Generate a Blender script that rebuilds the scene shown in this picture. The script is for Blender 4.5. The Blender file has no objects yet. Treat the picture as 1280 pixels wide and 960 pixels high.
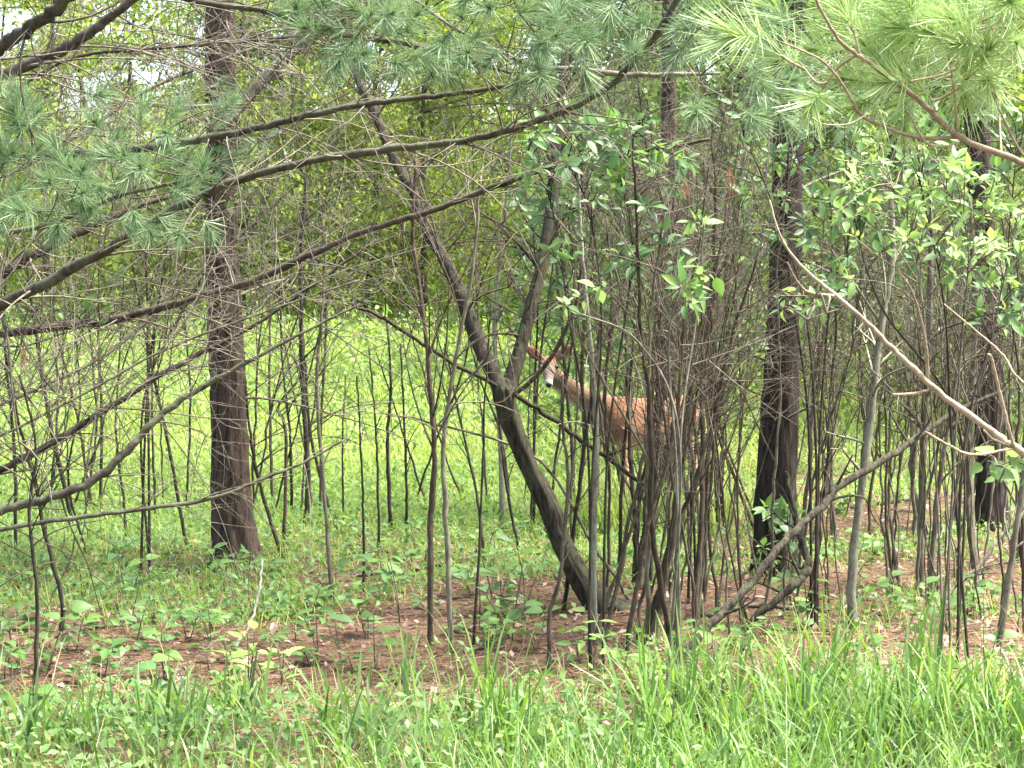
import bpy, math
import numpy as np
from mathutils import Matrix, Vector, noise as mnoise

# ------------------------------------------------------------------ camera, world, sun, exposure
SC = bpy.context.scene
COL = SC.collection
F, CX, HY, CAMH = 2600.0, 640.0, 372.0, 1.7          # focal length and horizon in photo pixels, eye height
PITCH = math.atan((480.0 - HY) / F)
cam_data = bpy.data.cameras.new("camera")
cam_data.sensor_width = 36.0
cam_data.lens = 36.0 * F / 1280.0
cam_data.clip_start = 0.1
cam_data.clip_end = 2000.0
cam = bpy.data.objects.new("camera", cam_data)
cam.location = (0, 0, CAMH)
cam.rotation_euler = (math.pi / 2 - PITCH, 0, 0)
COL.objects.link(cam)
SC.camera = cam

SUN_EL, SUN_AZ = math.radians(64), math.radians(88)   # azimuth from +Y towards +X
world = bpy.data.worlds.new("World")
SC.world = world
world.use_nodes = True
wn = world.node_tree
wn.nodes.clear()
wo = wn.nodes.new("ShaderNodeOutputWorld")
wb = wn.nodes.new("ShaderNodeBackground")
sky = wn.nodes.new("ShaderNodeTexSky")
sky.sky_type = 'NISHITA'
sky.sun_disc = False
sky.sun_elevation = SUN_EL
sky.sun_rotation = SUN_AZ
sky.air_density = 1.0
sky.dust_density = 4.0
sky.ozone_density = 0.6
wb.inputs["Strength"].default_value = 0.15
wn.links.new(sky.outputs[0], wb.inputs[0])
wn.links.new(wb.outputs[0], wo.inputs[0])

sd = bpy.data.lights.new("sun", 'SUN')
sd.energy = 4.5
sd.angle = math.radians(12)
sd.color = (1.0, 0.95, 0.86)
sun = bpy.data.objects.new("sun", sd)
tosun = Vector((math.sin(SUN_AZ) * math.cos(SUN_EL), math.cos(SUN_AZ) * math.cos(SUN_EL), math.sin(SUN_EL)))
sun.rotation_euler = (-tosun).to_track_quat('-Z', 'Y').to_euler()
sun.location = (6, -6, 20)
COL.objects.link(sun)

vs = SC.view_settings
vs.view_transform = 'Standard'
vs.look = 'None'
vs.exposure = 2.12
vs.gamma = 1.0
vs.use_curve_mapping = False
SC.cycles.max_bounces = 7
SC.cycles.diffuse_bounces = 4
SC.cycles.transmission_bounces = 4
SC.cycles.transparent_max_bounces = 4
SC.cycles.use_denoising = True

rng = np.random.default_rng(7)

# ------------------------------------------------------------------ geometry helpers
def ground_z(x, y):
    x = np.asarray(x, float); y = np.asarray(y, float)
    t = np.clip(y - 14.0, 0, 16.0)
    z = 0.0030 * t * t + 0.096 * np.clip(y - 30.0, 0, 60)
    z = z + 0.035 * np.sin(x * 1.3 + 0.6 * y) + 0.03 * np.sin(y * 1.7 - 0.8 * x + 1.0) + 0.012 * np.sin(4.1 * x + 1.3 * y) * np.sin(3.3 * y)
    return z

def P(px, py, Y):
    """photo pixel at a real depth Y -> point in the place"""
    u = (px - CX) / F; v = (480.0 - py) / F
    dy = math.cos(PITCH) + v * math.sin(PITCH)
    dz = -math.sin(PITCH) + v * math.cos(PITCH)
    k = Y / dy
    return np.array([u * k, Y, CAMH + dz * k])

def G(px, py):
    """where the line of sight through a pixel meets the ground"""
    lo, hi = 3.0, 90.0
    for Y in np.arange(3.0, 90.0, 0.25):
        p = P(px, py, Y)
        if p[2] < ground_z(p[0], Y):
            hi = Y; lo = Y - 0.25; break
    for _ in range(18):
        m = 0.5 * (lo + hi); p = P(px, py, m)
        if p[2] < ground_z(p[0], m): hi = m
        else: lo = m
    p = P(px, py, hi)
    p[2] = ground_z(p[0], hi)
    return p

def unit(v):
    v = np.asarray(v, float)
    return v / (np.linalg.norm(v) + 1e-12)

def catmull(pts, n):
    pts = np.asarray(pts, float)
    if len(pts) < 3:
        t = np.linspace(0, 1, max(n, 2))[:, None]
        return pts[0] * (1 - t) + pts[-1] * t
    e = np.vstack([2 * pts[0] - pts[1], pts, 2 * pts[-1] - pts[-2]])
    segs = len(pts) - 1
    out = []
    for s in np.linspace(0, segs, n):
        i = min(int(s), segs - 1); t = s - i
        a, b, c, d = e[i], e[i + 1], e[i + 2], e[i + 3]
        out.append(0.5 * ((2 * b) + (-a + c) * t + (2 * a - 5 * b + 4 * c - d) * t * t + (-a + 3 * b - 3 * c + d) * t ** 3))
    return np.array(out)

class MB:
    """collects tubes and strips, then becomes ONE mesh"""
    def __init__(self):
        self.v = []; self.q = []; self.t = []; self.n = 0
        self.qm = []
    def raw(self, v, quads=None, tris=None):
        if quads is not None and len(quads): self.q.append(np.asarray(quads, np.int64) + self.n)
        if tris is not None and len(tris): self.t.append(np.asarray(tris, np.int64) + self.n)
        self.v.append(np.asarray(v, float)); self.n += len(v)
    def tube(self, pts, rad, sides=5, cap=True, bumps=None):
        pts = np.asarray(pts, float); k = len(pts)
        rad = np.broadcast_to(np.asarray(rad, float), (k,))
        tan = np.gradient(pts, axis=0)
        tan /= np.linalg.norm(tan, axis=1)[:, None] + 1e-12
        ref = np.array([0.31, 0.95, 0.05]) if abs(tan.mean(0)[1]) < 0.8 * np.linalg.norm(tan.mean(0)) else np.array([0.9, 0.1, 0.3])
        a = np.cross(tan, ref); a /= np.linalg.norm(a, axis=1)[:, None] + 1e-12
        b = np.cross(tan, a)
        th = np.linspace(0, 2 * np.pi, sides, endpoint=False)
        rr = rad[:, None] * np.ones((1, sides))
        if bumps is not None: rr = rr * bumps(k, sides, pts, th)
        v = pts[:, None, :] + rr[:, :, None] * (np.cos(th)[None, :, None] * a[:, None, :] + np.sin(th)[None, :, None] * b[:, None, :])
        v = v.reshape(-1, 3)
        i = np.arange(k - 1)[:, None] * sides; j = np.arange(sides)[None, :]; j2 = (j + 1) % sides
        q = np.stack([i + j, i + j2, i + sides + j2, i + sides + j], -1).reshape(-1, 4)
        t = None
        if cap:
            v = np.vstack([v, pts[0], pts[-1] + tan[-1] * rad[-1] * 0.4])
            n0 = k * sides
            jj = np.arange(sides); jn = (jj + 1) % sides
            t = np.vstack([np.stack([np.full(sides, n0), jn, jj], -1),
                           np.stack([np.full(sides, n0 + 1), (k - 1) * sides + jj, (k - 1) * sides + jn], -1)])
        self.raw(v, q, t)
    def mesh(self, name, smooth=True, origin=None):
        v = np.vstack(self.v) if self.v else np.zeros((0, 3))
        if origin is not None: v = v - np.asarray(origin)
        q = np.vstack(self.q) if self.q else np.zeros((0, 4), np.int64)
        t = np.vstack(self.t) if self.t else np.zeros((0, 3), np.int64)
        return make_mesh(name, v, q, t, smooth)

def make_mesh(name, v, q, t, smooth=True, mat_idx=None):
    m = bpy.data.meshes.new(name)
    nq, nt = len(q), len(t)
    m.vertices.add(len(v)); m.vertices.foreach_set("co", np.ascontiguousarray(v, np.float32).ravel())
    loops = np.concatenate([q.ravel(), t.ravel()]).astype(np.int32)
    m.loops.add(len(loops)); m.loops.foreach_set("vertex_index", loops)
    m.polygons.add(nq + nt)
    starts = np.concatenate([np.arange(nq) * 4, nq * 4 + np.arange(nt) * 3]).astype(np.int32)
    m.polygons.foreach_set("loop_start", starts)
    if mat_idx is not None: m.polygons.foreach_set("material_index", np.asarray(mat_idx, np.int32))
    m.update(calc_edges=True)
    m.polygons.foreach_set("use_smooth", np.full(nq + nt, smooth))
    return m

def link(name, data, mat=None, parent=None, loc=None, mtx=None):
    o = bpy.data.objects.new(name, data)
    COL.objects.link(o)
    if mat is not None and data is not None and not data.materials: data.materials.append(M[mat])
    if parent is not None: o.parent = parent
    if name in ("twigs", "branchlets", "crown", "blades"): o["kind"] = "stuff"
    if loc is not None: o.location = loc
    if mtx is not None: o.matrix_basis = mtx
    return o

def tag(o, label=None, cat=None, group=None, kind=None):
    if label: o["label"] = label
    if cat: o["category"] = cat
    if group: o["group"] = group
    if kind: o["kind"] = kind
    return o

def thing(name, loc, label, cat, group=None):
    o = link(name, None, loc=loc)
    o.empty_display_size = 0.1
    return tag(o, label, cat, group)

def basis(d, nrm, scale, loc):
    """local Y along d, local Z near nrm"""
    y = unit(d); x = np.cross(y, nrm)
    if np.linalg.norm(x) < 1e-4: x = np.cross(y, [1, 0.2, 0.1])
    x = unit(x); z = np.cross(x, y)
    s = scale
    return Matrix(((x[0] * s, y[0] * s, z[0] * s, loc[0]), (x[1] * s, y[1] * s, z[1] * s, loc[1]),
                   (x[2] * s, y[2] * s, z[2] * s, loc[2]), (0, 0, 0, 1)))

def rand_dir(r, zmin=-1.0, zmax=1.0):
    z = r.uniform(zmin, zmax); a = r.uniform(0, 2 * np.pi); s = math.sqrt(max(0, 1 - z * z))
    return np.array([s * math.cos(a), s * math.sin(a), z])

def wander(r, p0, d, length, n=7, curl=0.35, pull=(0, 0, 0)):
    pts = [np.asarray(p0, float)]; d = unit(d); step = length / (n - 1)
    k = r.normal(0, curl, 3)
    for i in range(n - 1):
        k = 0.82 * k + r.normal(0, curl * 0.30, 3)
        d = unit(d + (k * 3.0 + np.asarray(pull) * 1.6) / n)
        pts.append(pts[-1] + d * step)
    return np.array(pts)

def grow(mb, r, p0, d, length, r0, depth=1, kids=3, curl=0.35, pull=(0, 0, 0), sides=4):
    n = 7 if length < 0.5 else 11
    pts = wander(r, p0, d, length, n, curl, pull)
    mb.tube(pts, np.linspace(r0, r0 * 0.35, n), sides, cap=False)
    if depth > 0:
        for _ in range(kids):
            i = r.integers(1, n - 1)
            ax = unit(pts[i + 1] - pts[i])
            dd = unit(ax * r.uniform(0.4, 1.0) + rand_dir(r) * 0.8)
            grow(mb, r, pts[i], dd, length * r.uniform(0.3, 0.6), r0 * 0.6, depth - 1, max(1, kids - 1), curl, pull, 3)

# ------------------------------------------------------------------ materials
M = {}
def mat_new(name):
    m = bpy.data.materials.new(name); m.use_nodes = True
    nt = m.node_tree; nt.nodes.clear()
    out = nt.nodes.new("ShaderNodeOutputMaterial")
    return m, nt, out

def N(nt, t, **kw):
    n = nt.nodes.new(t)
    for k, v in kw.items(): setattr(n, k, v)
    return n

def ramp(nt, src, stops):
    cr = N(nt, "ShaderNodeValToRGB")
    el = cr.color_ramp.elements
    while len(el) < len(stops): el.new(0.5)
    for e, (p, c) in zip(el, stops):
        e.position = p; e.color = (c[0], c[1], c[2], 1)
    nt.links.new(src, cr.inputs[0])
    return cr

def bark(name, dark, light, lichen=None, sc=(14, 14, 2.5), bump=0.6, rough=0.9):
    m, nt, out = mat_new(name)
    L = nt.links.new
    tc = N(nt, "ShaderNodeTexCoord"); mp = N(nt, "ShaderNodeMapping"); mp.inputs["Scale"].default_value = sc
    L(tc.outputs["Object"], mp.inputs[0])
    n1 = N(nt, "ShaderNodeTexNoise"); n1.inputs["Scale"].default_value = 2.2; n1.inputs["Detail"].default_value = 6; n1.inputs["Roughness"].default_value = 0.65
    L(mp.outputs[0], n1.inputs["Vector"])
    r1 = ramp(nt, n1.outputs["Fac"], [(0.36, dark), (0.64, light)])
    col = r1.outputs[0]
    oi = N(nt, "ShaderNodeObjectInfo"); hs = N(nt, "ShaderNodeHueSaturation")
    mr = N(nt, "ShaderNodeMapRange"); mr.inputs["To Min"].default_value = 0.75; mr.inputs["To Max"].default_value = 1.25
    L(oi.outputs["Random"], mr.inputs["Value"]); L(mr.outputs[0], hs.inputs["Value"])
    if lichen:
        n2 = N(nt, "ShaderNodeTexNoise"); n2.inputs["Scale"].default_value = 9.0; n2.inputs["Detail"].default_value = 5
        L(tc.outputs["Object"], n2.inputs["Vector"])
        r2 = ramp(nt, n2.outputs["Fac"], [(0.50, (0, 0, 0)), (0.64, (1, 1, 1))])
        mx = N(nt, "ShaderNodeMix", data_type='RGBA'); mx.inputs[7].default_value = (*lichen, 1)
        L(r2.outputs[0], mx.inputs[0]); L(col, mx.inputs[6]); col = mx.outputs[2]
    L(col, hs.inputs["Color"])
    b = N(nt, "ShaderNodeBsdfPrincipled"); b.inputs["Roughness"].default_value = rough
    b.inputs["Specular IOR Level"].default_value = 0.25
    L(hs.outputs[0], b.inputs["Base Color"])
    bp = N(nt, "ShaderNodeBump"); bp.inputs["Strength"].default_value = bump; bp.inputs["Distance"].default_value = 0.02
    L(n1.outputs["Fac"], bp.inputs["Height"]); L(bp.outputs[0], b.inputs["Normal"])
    L(b.outputs[0], out.inputs[0])
    M[name] = m

def leafy(name, cols, trans=0.4, rough=0.5, spec=0.35, tboost=1.25):
    """colour differs per loose piece and per object; light passes through the blade"""
    m, nt, out = mat_new(name)
    L = nt.links.new
    g = N(nt, "ShaderNodeNewGeometry"); oi = N(nt, "ShaderNodeObjectInfo")
    ad = N(nt, "ShaderNodeMath", operation='ADD'); fr = N(nt, "ShaderNodeMath", operation='FRACT')
    L(g.outputs["Random Per Island"], ad.inputs[0]); L(oi.outputs["Random"], ad.inputs[1]); L(ad.outputs[0], fr.inputs[0])
    cr = ramp(nt, fr.outputs[0], [(i / (len(cols) - 1), c) for i, c in enumerate(cols)])
    b = N(nt, "ShaderNodeBsdfPrincipled"); b.inputs["Roughness"].default_value = rough
    b.inputs["Specular IOR Level"].default_value = spec
    L(cr.outputs[0], b.inputs["Base Color"])
    tr = N(nt, "ShaderNodeBsdfTranslucent")
    hs = N(nt, "ShaderNodeHueSaturation"); hs.inputs["Hue"].default_value = 0.485; hs.inputs["Saturation"].default_value = 1.1; hs.inputs["Value"].default_value = tboost
    L(cr.outputs[0], hs.inputs["Color"]); L(hs.outputs[0], tr.inputs[0])
    mx = N(nt, "ShaderNodeMixShader"); mx.inputs[0].default_value = trans
    L(b.outputs[0], mx.inputs[1]); L(tr.outputs[0], mx.inputs[2]); L(mx.outputs[0], out.inputs[0])
    M[name] = m

bark("pine_bark", (0.018, 0.013, 0.009), (0.108, 0.076, 0.054), None, (16, 16, 2.2), 1.0)
bark("dark_bark", (0.010, 0.008, 0.006), (0.052, 0.040, 0.031), None, (16, 16, 2.2), 1.0)
bark("fork_bark", (0.011, 0.009, 0.006), (0.074, 0.063, 0.044), (0.066, 0.068, 0.040), (20, 20, 2.6), 1.0)
bark("limb_bark", (0.034, 0.032, 0.022), (0.108, 0.100, 0.069), (0.100, 0.112, 0.066), (9, 9, 9), 0.6)
bark("old_limb_bark", (0.028, 0.023, 0.017), (0.098, 0.079, 0.058), None, (9, 9, 9), 0.6)
bark("stem_bark", (0.056, 0.049, 0.033), (0.185, 0.163, 0.116), (0.185, 0.185, 0.122), (18, 18, 5), 0.6)
bark("brown_stem", (0.034, 0.026, 0.017), (0.112, 0.085, 0.058), None, (18, 18, 5), 0.5)
bark("dark_stem", (0.018, 0.016, 0.010), (0.060, 0.051, 0.034), None, (18, 18, 5), 0.5)
bark("pale_stem", (0.110, 0.104, 0.073), (0.270, 0.258, 0.188), (0.24, 0.255, 0.17), (22, 22, 8), 0.6)
bark("dead_twig", (0.058, 0.051, 0.037), (0.190, 0.168, 0.126), None, (9, 9, 9), 0.3)
bark("fresh_bark", (0.230, 0.190, 0.118), (0.420, 0.355, 0.235), None, (14, 14, 14), 0.3, 0.7)
bark("fallen_wood", (0.036, 0.031, 0.022), (0.145, 0.122, 0.090), None, (9, 9, 9), 0.6)

leafy("lit_grass", [(0.052, 0.125, 0.020), (0.140, 0.270, 0.042), (0.105, 0.230, 0.064), (0.220, 0.350, 0.080), (0.052, 0.115, 0.024), (0.26, 0.37, 0.16), (0.095, 0.205, 0.040)], 0.45, 0.45)
leafy("meadow_grass", [(0.150, 0.235, 0.048), (0.270, 0.370, 0.085), (0.200, 0.305, 0.080), (0.390, 0.440, 0.170)], 0.5, 0.6)
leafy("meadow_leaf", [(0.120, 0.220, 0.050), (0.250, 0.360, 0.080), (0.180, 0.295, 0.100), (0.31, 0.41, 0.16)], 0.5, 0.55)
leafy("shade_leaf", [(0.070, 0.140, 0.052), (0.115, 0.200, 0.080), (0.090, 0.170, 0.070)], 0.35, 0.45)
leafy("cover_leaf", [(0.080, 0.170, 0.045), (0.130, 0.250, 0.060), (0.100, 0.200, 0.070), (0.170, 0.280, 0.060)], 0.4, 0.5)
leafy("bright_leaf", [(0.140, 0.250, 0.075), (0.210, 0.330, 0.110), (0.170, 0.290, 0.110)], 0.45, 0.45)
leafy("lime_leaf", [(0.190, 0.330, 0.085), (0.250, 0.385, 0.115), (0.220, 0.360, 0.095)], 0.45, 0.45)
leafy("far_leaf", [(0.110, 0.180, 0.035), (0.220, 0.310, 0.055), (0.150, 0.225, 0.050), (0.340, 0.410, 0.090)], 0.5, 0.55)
leafy("shaded_far_leaf", [(0.060, 0.110, 0.030), (0.110, 0.175, 0.045), (0.080, 0.140, 0.040)], 0.4, 0.5)  # darker copy of the far leaves, with shade put into the colour
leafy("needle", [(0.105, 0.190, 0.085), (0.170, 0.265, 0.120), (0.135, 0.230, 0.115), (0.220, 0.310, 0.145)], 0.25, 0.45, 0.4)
leafy("lit_needle", [(0.250, 0.390, 0.130), (0.340, 0.480, 0.190), (0.300, 0.450, 0.190), (0.420, 0.540, 0.240)], 0.3, 0.4, 0.5)  # lighter copy of the needles, with light on the sprays put into the colour
leafy("new_shoot", [(0.260, 0.380, 0.090), (0.330, 0.420, 0.120)], 0.3, 0.5)
leafy("dead_needle", [(0.230, 0.090, 0.045), (0.300, 0.130, 0.070)], 0.2, 0.6)
leafy("litter", [(0.085, 0.049, 0.031), (0.175, 0.103, 0.067), (0.255, 0.170, 0.115), (0.125, 0.072, 0.047)], 0.1, 0.8, 0.1)
leafy("dead_leaf", [(0.200, 0.130, 0.085), (0.340, 0.250, 0.180), (0.420, 0.340, 0.270), (0.160, 0.095, 0.065)], 0.2, 0.7, 0.2)
leafy("straw", [(0.30, 0.25, 0.14), (0.22, 0.17, 0.09), (0.36, 0.31, 0.19)], 0.2, 0.7)
leafy("seed_head", [(0.400, 0.400, 0.240), (0.480, 0.470, 0.320)], 0.3, 0.6)

# ground: needle litter, turning to green moss and weeds in the clearing
m, nt, out = mat_new("forest_floor")
L = nt.links.new
tc = N(nt, "ShaderNodeTexCoord")
na = N(nt, "ShaderNodeTexNoise"); na.inputs["Scale"].default_value = 26; na.inputs["Detail"].default_value = 8; na.inputs["Roughness"].default_value = 0.7
nb = N(nt, "ShaderNodeTexNoise"); nb.inputs["Scale"].default_value = 1.1; nb.inputs["Detail"].default_value = 5
L(tc.outputs["Object"], na.inputs["Vector"]); L(tc.outputs["Object"], nb.inputs["Vector"])
ca = ramp(nt, na.outputs["Fac"], [(0.28, (0.042, 0.027, 0.018)), (0.50, (0.110, 0.067, 0.044)), (0.72, (0.210, 0.140, 0.096))])
cg = ramp(nt, na.outputs["Fac"], [(0.3, (0.045, 0.080, 0.018)), (0.7, (0.140, 0.200, 0.050))])
sx = N(nt, "ShaderNodeSeparateXYZ"); L(tc.outputs["Object"], sx.inputs[0])
my = N(nt, "ShaderNodeMapRange"); my.inputs["From Min"].default_value = 13.0; my.inputs["From Max"].default_value = 19.0
rx = N(nt, "ShaderNodeMapRange"); rx.inputs["From Min"].default_value = 1.0; rx.inputs["From Max"].default_value = 2.4; rx.inputs["To Max"].default_value = 5.0
L(sx.outputs["X"], rx.inputs["Value"])
sb = N(nt, "ShaderNodeMath", operation='SUBTRACT'); L(sx.outputs["Y"], sb.inputs[0]); L(rx.outputs[0], sb.inputs[1])
L(sb.outputs[0], my.inputs["Value"])
ad = N(nt, "ShaderNodeMath", operation='ADD'); L(my.outputs[0], ad.inputs[0]); L(nb.outputs["Fac"], ad.inputs[1])
st = ramp(nt, ad.outputs[0], [(0.55, (0, 0, 0)), (0.95, (1, 1, 1))])
mx = N(nt, "ShaderNodeMix", data_type='RGBA')
L(st.outputs[0], mx.inputs[0]); L(ca.outputs[0], mx.inputs[6]); L(cg.outputs[0], mx.inputs[7])
b = N(nt, "ShaderNodeBsdfPrincipled"); b.inputs["Roughness"].default_value = 0.95; b.inputs["Specular IOR Level"].default_value = 0.1
bp = N(nt, "ShaderNodeBump"); bp.inputs["Strength"].default_value = 0.8; bp.inputs["Distance"].default_value = 0.03
L(na.outputs["Fac"], bp.inputs["Height"]); L(bp.outputs[0], b.inputs["Normal"])
L(mx.outputs[2], b.inputs["Base Color"]); L(b.outputs[0], out.inputs[0])
M["forest_floor"] = m

# ------------------------------------------------------------------ ground sheet
xs = np.concatenate([np.linspace(-300, -22, 14), np.linspace(-20, 20, 161), np.linspace(22, 300, 14)])
ys = np.concatenate([np.linspace(-60, 4, 12), np.linspace(5, 36, 156), np.linspace(37, 90, 40), np.linspace(100, 700, 16)])
gx, gy = np.meshgrid(xs, ys)
gz = ground_z(gx, gy)
nv = len(xs)
i = np.arange(len(ys) - 1)[:, None] * nv; j = np.arange(nv - 1)[None, :]
q = np.stack([i + j, i + j + 1, i + nv + j + 1, i + nv + j], -1).reshape(-1, 4)
ground = link("ground", make_mesh("ground", np.stack([gx.ravel(), gy.ravel(), gz.ravel()], -1), q, np.zeros((0, 3), int)), "forest_floor")
tag(ground, "brown pine needle forest floor rising into a green clearing", "ground", kind="structure")

# ------------------------------------------------------------------ vectorised scatter: leaves and blades
LEAF4 = (np.array([[0, 0, 0], [0.26, 0.45, 0.05], [0, 1, -0.06], [-0.26, 0.45, 0.05]]), np.array([[0, 1, 2], [0, 2, 3]]))
def scatter_leaves(pos, size, r, nz=(0.2, 1.0), tmpl=LEAF4, flat=1.0):
    n = len(pos); tv, tf = tmpl
    z = r.uniform(nz[0], nz[1], n); a = r.uniform(0, 2 * np.pi, n); s = np.sqrt(np.clip(1 - z * z, 0, 1))
    nrm = np.stack([s * np.cos(a), s * np.sin(a), z], -1)
    t = r.normal(size=(n, 3)); y = t - (t * nrm).sum(1)[:, None] * nrm
    y /= np.linalg.norm(y, axis=1)[:, None] + 1e-9
    x = np.cross(y, nrm)
    sz = np.asarray(size)[:, None, None]
    v = pos[:, None, :] + sz * (tv[None, :, 0:1] * x[:, None, :] + tv[None, :, 1:2] * y[:, None, :] + tv[None, :, 2:3] * nrm[:, None, :])
    f = (np.arange(n) * len(tv))[:, None, None] + tf[None]
    return v.reshape(-1, 3), f.reshape(-1, tf.shape[1])

def blades(base, h, w, az, lean, droop, segs=4, r=None):
    """grass blades: base (n,3), height, width, azimuth, lean (start tilt), droop (extra bend to the tip)"""
    n = len(base); t = np.linspace(0, 1, segs + 1)
    ang = lean[:, None] + droop[:, None] * t[None, :] ** 1.6
    dl = (h / segs)[:, None]
    rad = np.cumsum(np.sin(ang) * dl, axis=1) - np.sin(ang[:, :1]) * dl
    zz = np.cumsum(np.cos(ang) * dl, axis=1) - np.cos(ang[:, :1]) * dl
    c = np.stack([rad * np.cos(az)[:, None], rad * np.sin(az)[:, None], zz], -1) + base[:, None, :]
    ta = az + r.normal(0, 0.5, n) + np.pi / 2
    side = np.stack([np.cos(ta), np.sin(ta), np.zeros(n)], -1)
    prof = np.array([0.6, 1.0, 0.95, 0.7, 0.05]) if segs == 4 else np.interp(t, [0, 0.3, 0.7, 1], [0.7, 1, 0.75, 0.05])
    hw = 0.5 * w[:, None] * prof[None, :]
    v = np.stack([c - side[:, None, :] * hw[..., None], c + side[:, None, :] * hw[..., None]], 2).reshape(n, -1, 3)
    m = 2 * (segs + 1)
    k = np.arange(segs) * 2
    q1 = np.stack([k, k + 1, k + 3, k + 2], -1)
    q = (np.arange(n) * m)[:, None, None] + q1[None]
    return v.reshape(-1, 3), q.reshape(-1, 4)

def stuff(name, v, q, t, mat, label, cat):
    o = link(name, make_mesh(name, v, q if q is not None else np.zeros((0, 4), int), t if t is not None else np.zeros((0, 3), int), True), mat)
    return tag(o, label, cat, kind="stuff")

def patch(x, y, s, o):
    return np.sin(x * s + o) * np.sin(y * s * 1.3 - o * 2) + 0.6 * np.sin(x * s * 2.3 - y * s * 1.7 + o)

# ------------------------------------------------------------------ main pines
def bark_bumps(seed, amt, fz=3.0):
    def f(k, sides, pts, th):
        out = np.ones((k, sides))
        for a in range(k):
            for s in range(sides):
                c, d = math.cos(th[s]), math.sin(th[s])
                z = pts[a][2]
                q = mnoise.noise(Vector((c * 3.4 + seed, d * 3.4, z * fz)))
                q2 = mnoise.noise(Vector((c * 8.5 + seed, d * 8.5, z * fz * 2.3 + 7)))
                out[a, s] = 1 + amt * (q * 0.9 + q2 * 0.7)
        return out
    return f

def flare(k, z0, pts):
    h = pts[:, 2] - z0
    return 1 + 0.28 * np.exp(-np.clip(h, 0, 9) / 0.12)

def needles_mass(r, centre, rad, n, zr, ln=0.20, w=0.012):
    """clumps of needles filling a crown's volume"""
    cl = max(1, n // 14)
    th = r.uniform(0, 2 * np.pi, cl); rr = rad * np.sqrt(r.uniform(0.05, 1, cl))
    zz = r.uniform(zr[0], zr[1], cl)
    taper = 1 - 0.75 * (zz - zr[0]) / (zr[1] - zr[0])
    c = np.stack([centre[0] + rr * taper * np.cos(th), centre[1] + rr * taper * np.sin(th), zz], -1)
    base = np.repeat(c, 14, 0) + r.normal(0, 0.05, (cl * 14, 3)); k = len(base)
    return blades(base, r.uniform(0.6, 1.2, k) * ln, np.full(k, w), r.uniform(0, 2 * np.pi, k), r.uniform(0.2, 2.4, k), r.uniform(0, 0.4, k), 2, r)

def pine(name, label, path_px, Y, mat, seed, crown_n, crown_r, crown_z, lean_top=(0, 0), twigs=30, group=None, sides=40):
    """path_px: (px, py, width px) from the top of the picture down to the base"""
    r = np.random.default_rng(seed)
    pts = [P(a, b, Y) for a, b, c in path_px]; rad = [c * Y / F / 2 for a, b, c in path_px]
    base = pts[-1].copy(); base[2] = float(ground_z(base[0], base[1]))
    pts.append(base - np.array([0, 0, 0.12])); rad.append(rad[-1] * 1.12)
    top = pts[0]; hi = crown_z[1]
    up = [np.array([top[0] + lean_top[0] * t, top[1] + lean_top[1] * t, top[2] + (hi - top[2]) * t]) for t in (1.0, 0.5)]
    pts = up + pts; rad = [0.03, rad[0] * 0.62] + rad
    order = pts[::-1]; rr = rad[::-1]
    n = 120
    c = catmull(order, n); s = np.interp(np.linspace(0, len(rr) - 1, n), np.arange(len(rr)), rr)
    s = s * flare(n, base[2], c)
    root = thing(name, base, label, "tree", group)
    mb = MB(); mb.tube(c, s, sides, True, bark_bumps(seed, 0.15))
    link("trunk", mb.mesh("trunk", True, base), mat, root)
    # dead lower branches, each a part
    for _ in range(twigs):
        z = r.uniform(0.9, 5.0)
        ii = int(np.argmin(np.abs(c[:, 2] - z)))
        a = r.uniform(0, 2 * np.pi); d = np.array([math.cos(a), math.sin(a), r.uniform(-0.25, 0.45)])
        mb = MB()
        grow(mb, r, c[ii] + unit([d[0], d[1], 0]) * s[ii] * 0.6, d, r.uniform(0.5, 1.7), r.uniform(0.004, 0.011), 2, 3, 0.35, (0, 0, -0.12))
        link("dead_branch", mb.mesh("dead_branch", True, base), "dead_twig", root)
    v, q = needles_mass(r, (c[-1][0], c[-1][1]), crown_r, crown_n, crown_z)
    link("crown", make_mesh("crown", v - base, q, np.zeros((0, 3), int)), "needle", root)
    return root, c, s

pine("pine_tree", "dark brown straight pine trunk with shaggy bark and pale curling dead twigs", [(276, -20, 37), (276, 150, 38), (277, 300, 40), (283, 430, 42), (286, 540, 44), (290, 640, 50), (295, 702, 58)], 13.25, "pine_bark", 11, 10000, 2.0, (4.6, 12.0), (0.1, 0.3), 46)
pine("pine_tree", "nearly black pine trunk standing beside the thicket with leafy sprigs at its foot", [(990, -20, 36), (986, 150, 37), (982, 312, 39), (978, 425, 42), (974, 520, 46), (970, 620, 50), (967, 722, 52)], 12.55, "dark_bark", 12, 7000, 1.7, (4.8, 11.0), (0.2, 0.3), 44)
pine("pine_tree", "slim dark pine trunk behind the leafless stems beyond the black trunk", [(1216, -20, 28), (1224, 200, 30), (1232, 400, 32), (1238, 560, 34), (1240, 655, 38)], 15.2, "dark_bark", 13, 3500, 1.6, (5.2, 12.0), (0.1, 0.5), 26)
pine("pine_tree", "brown pine trunk half hidden by the thicket behind the deer", [(836, -20, 17), (836, 200, 19), (834, 400, 22), (832, 560, 24), (832, 628, 28)], 17.6, "pine_bark", 14, 3500, 1.6, (5.6, 12.0), (0, 0.5), 22)

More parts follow.
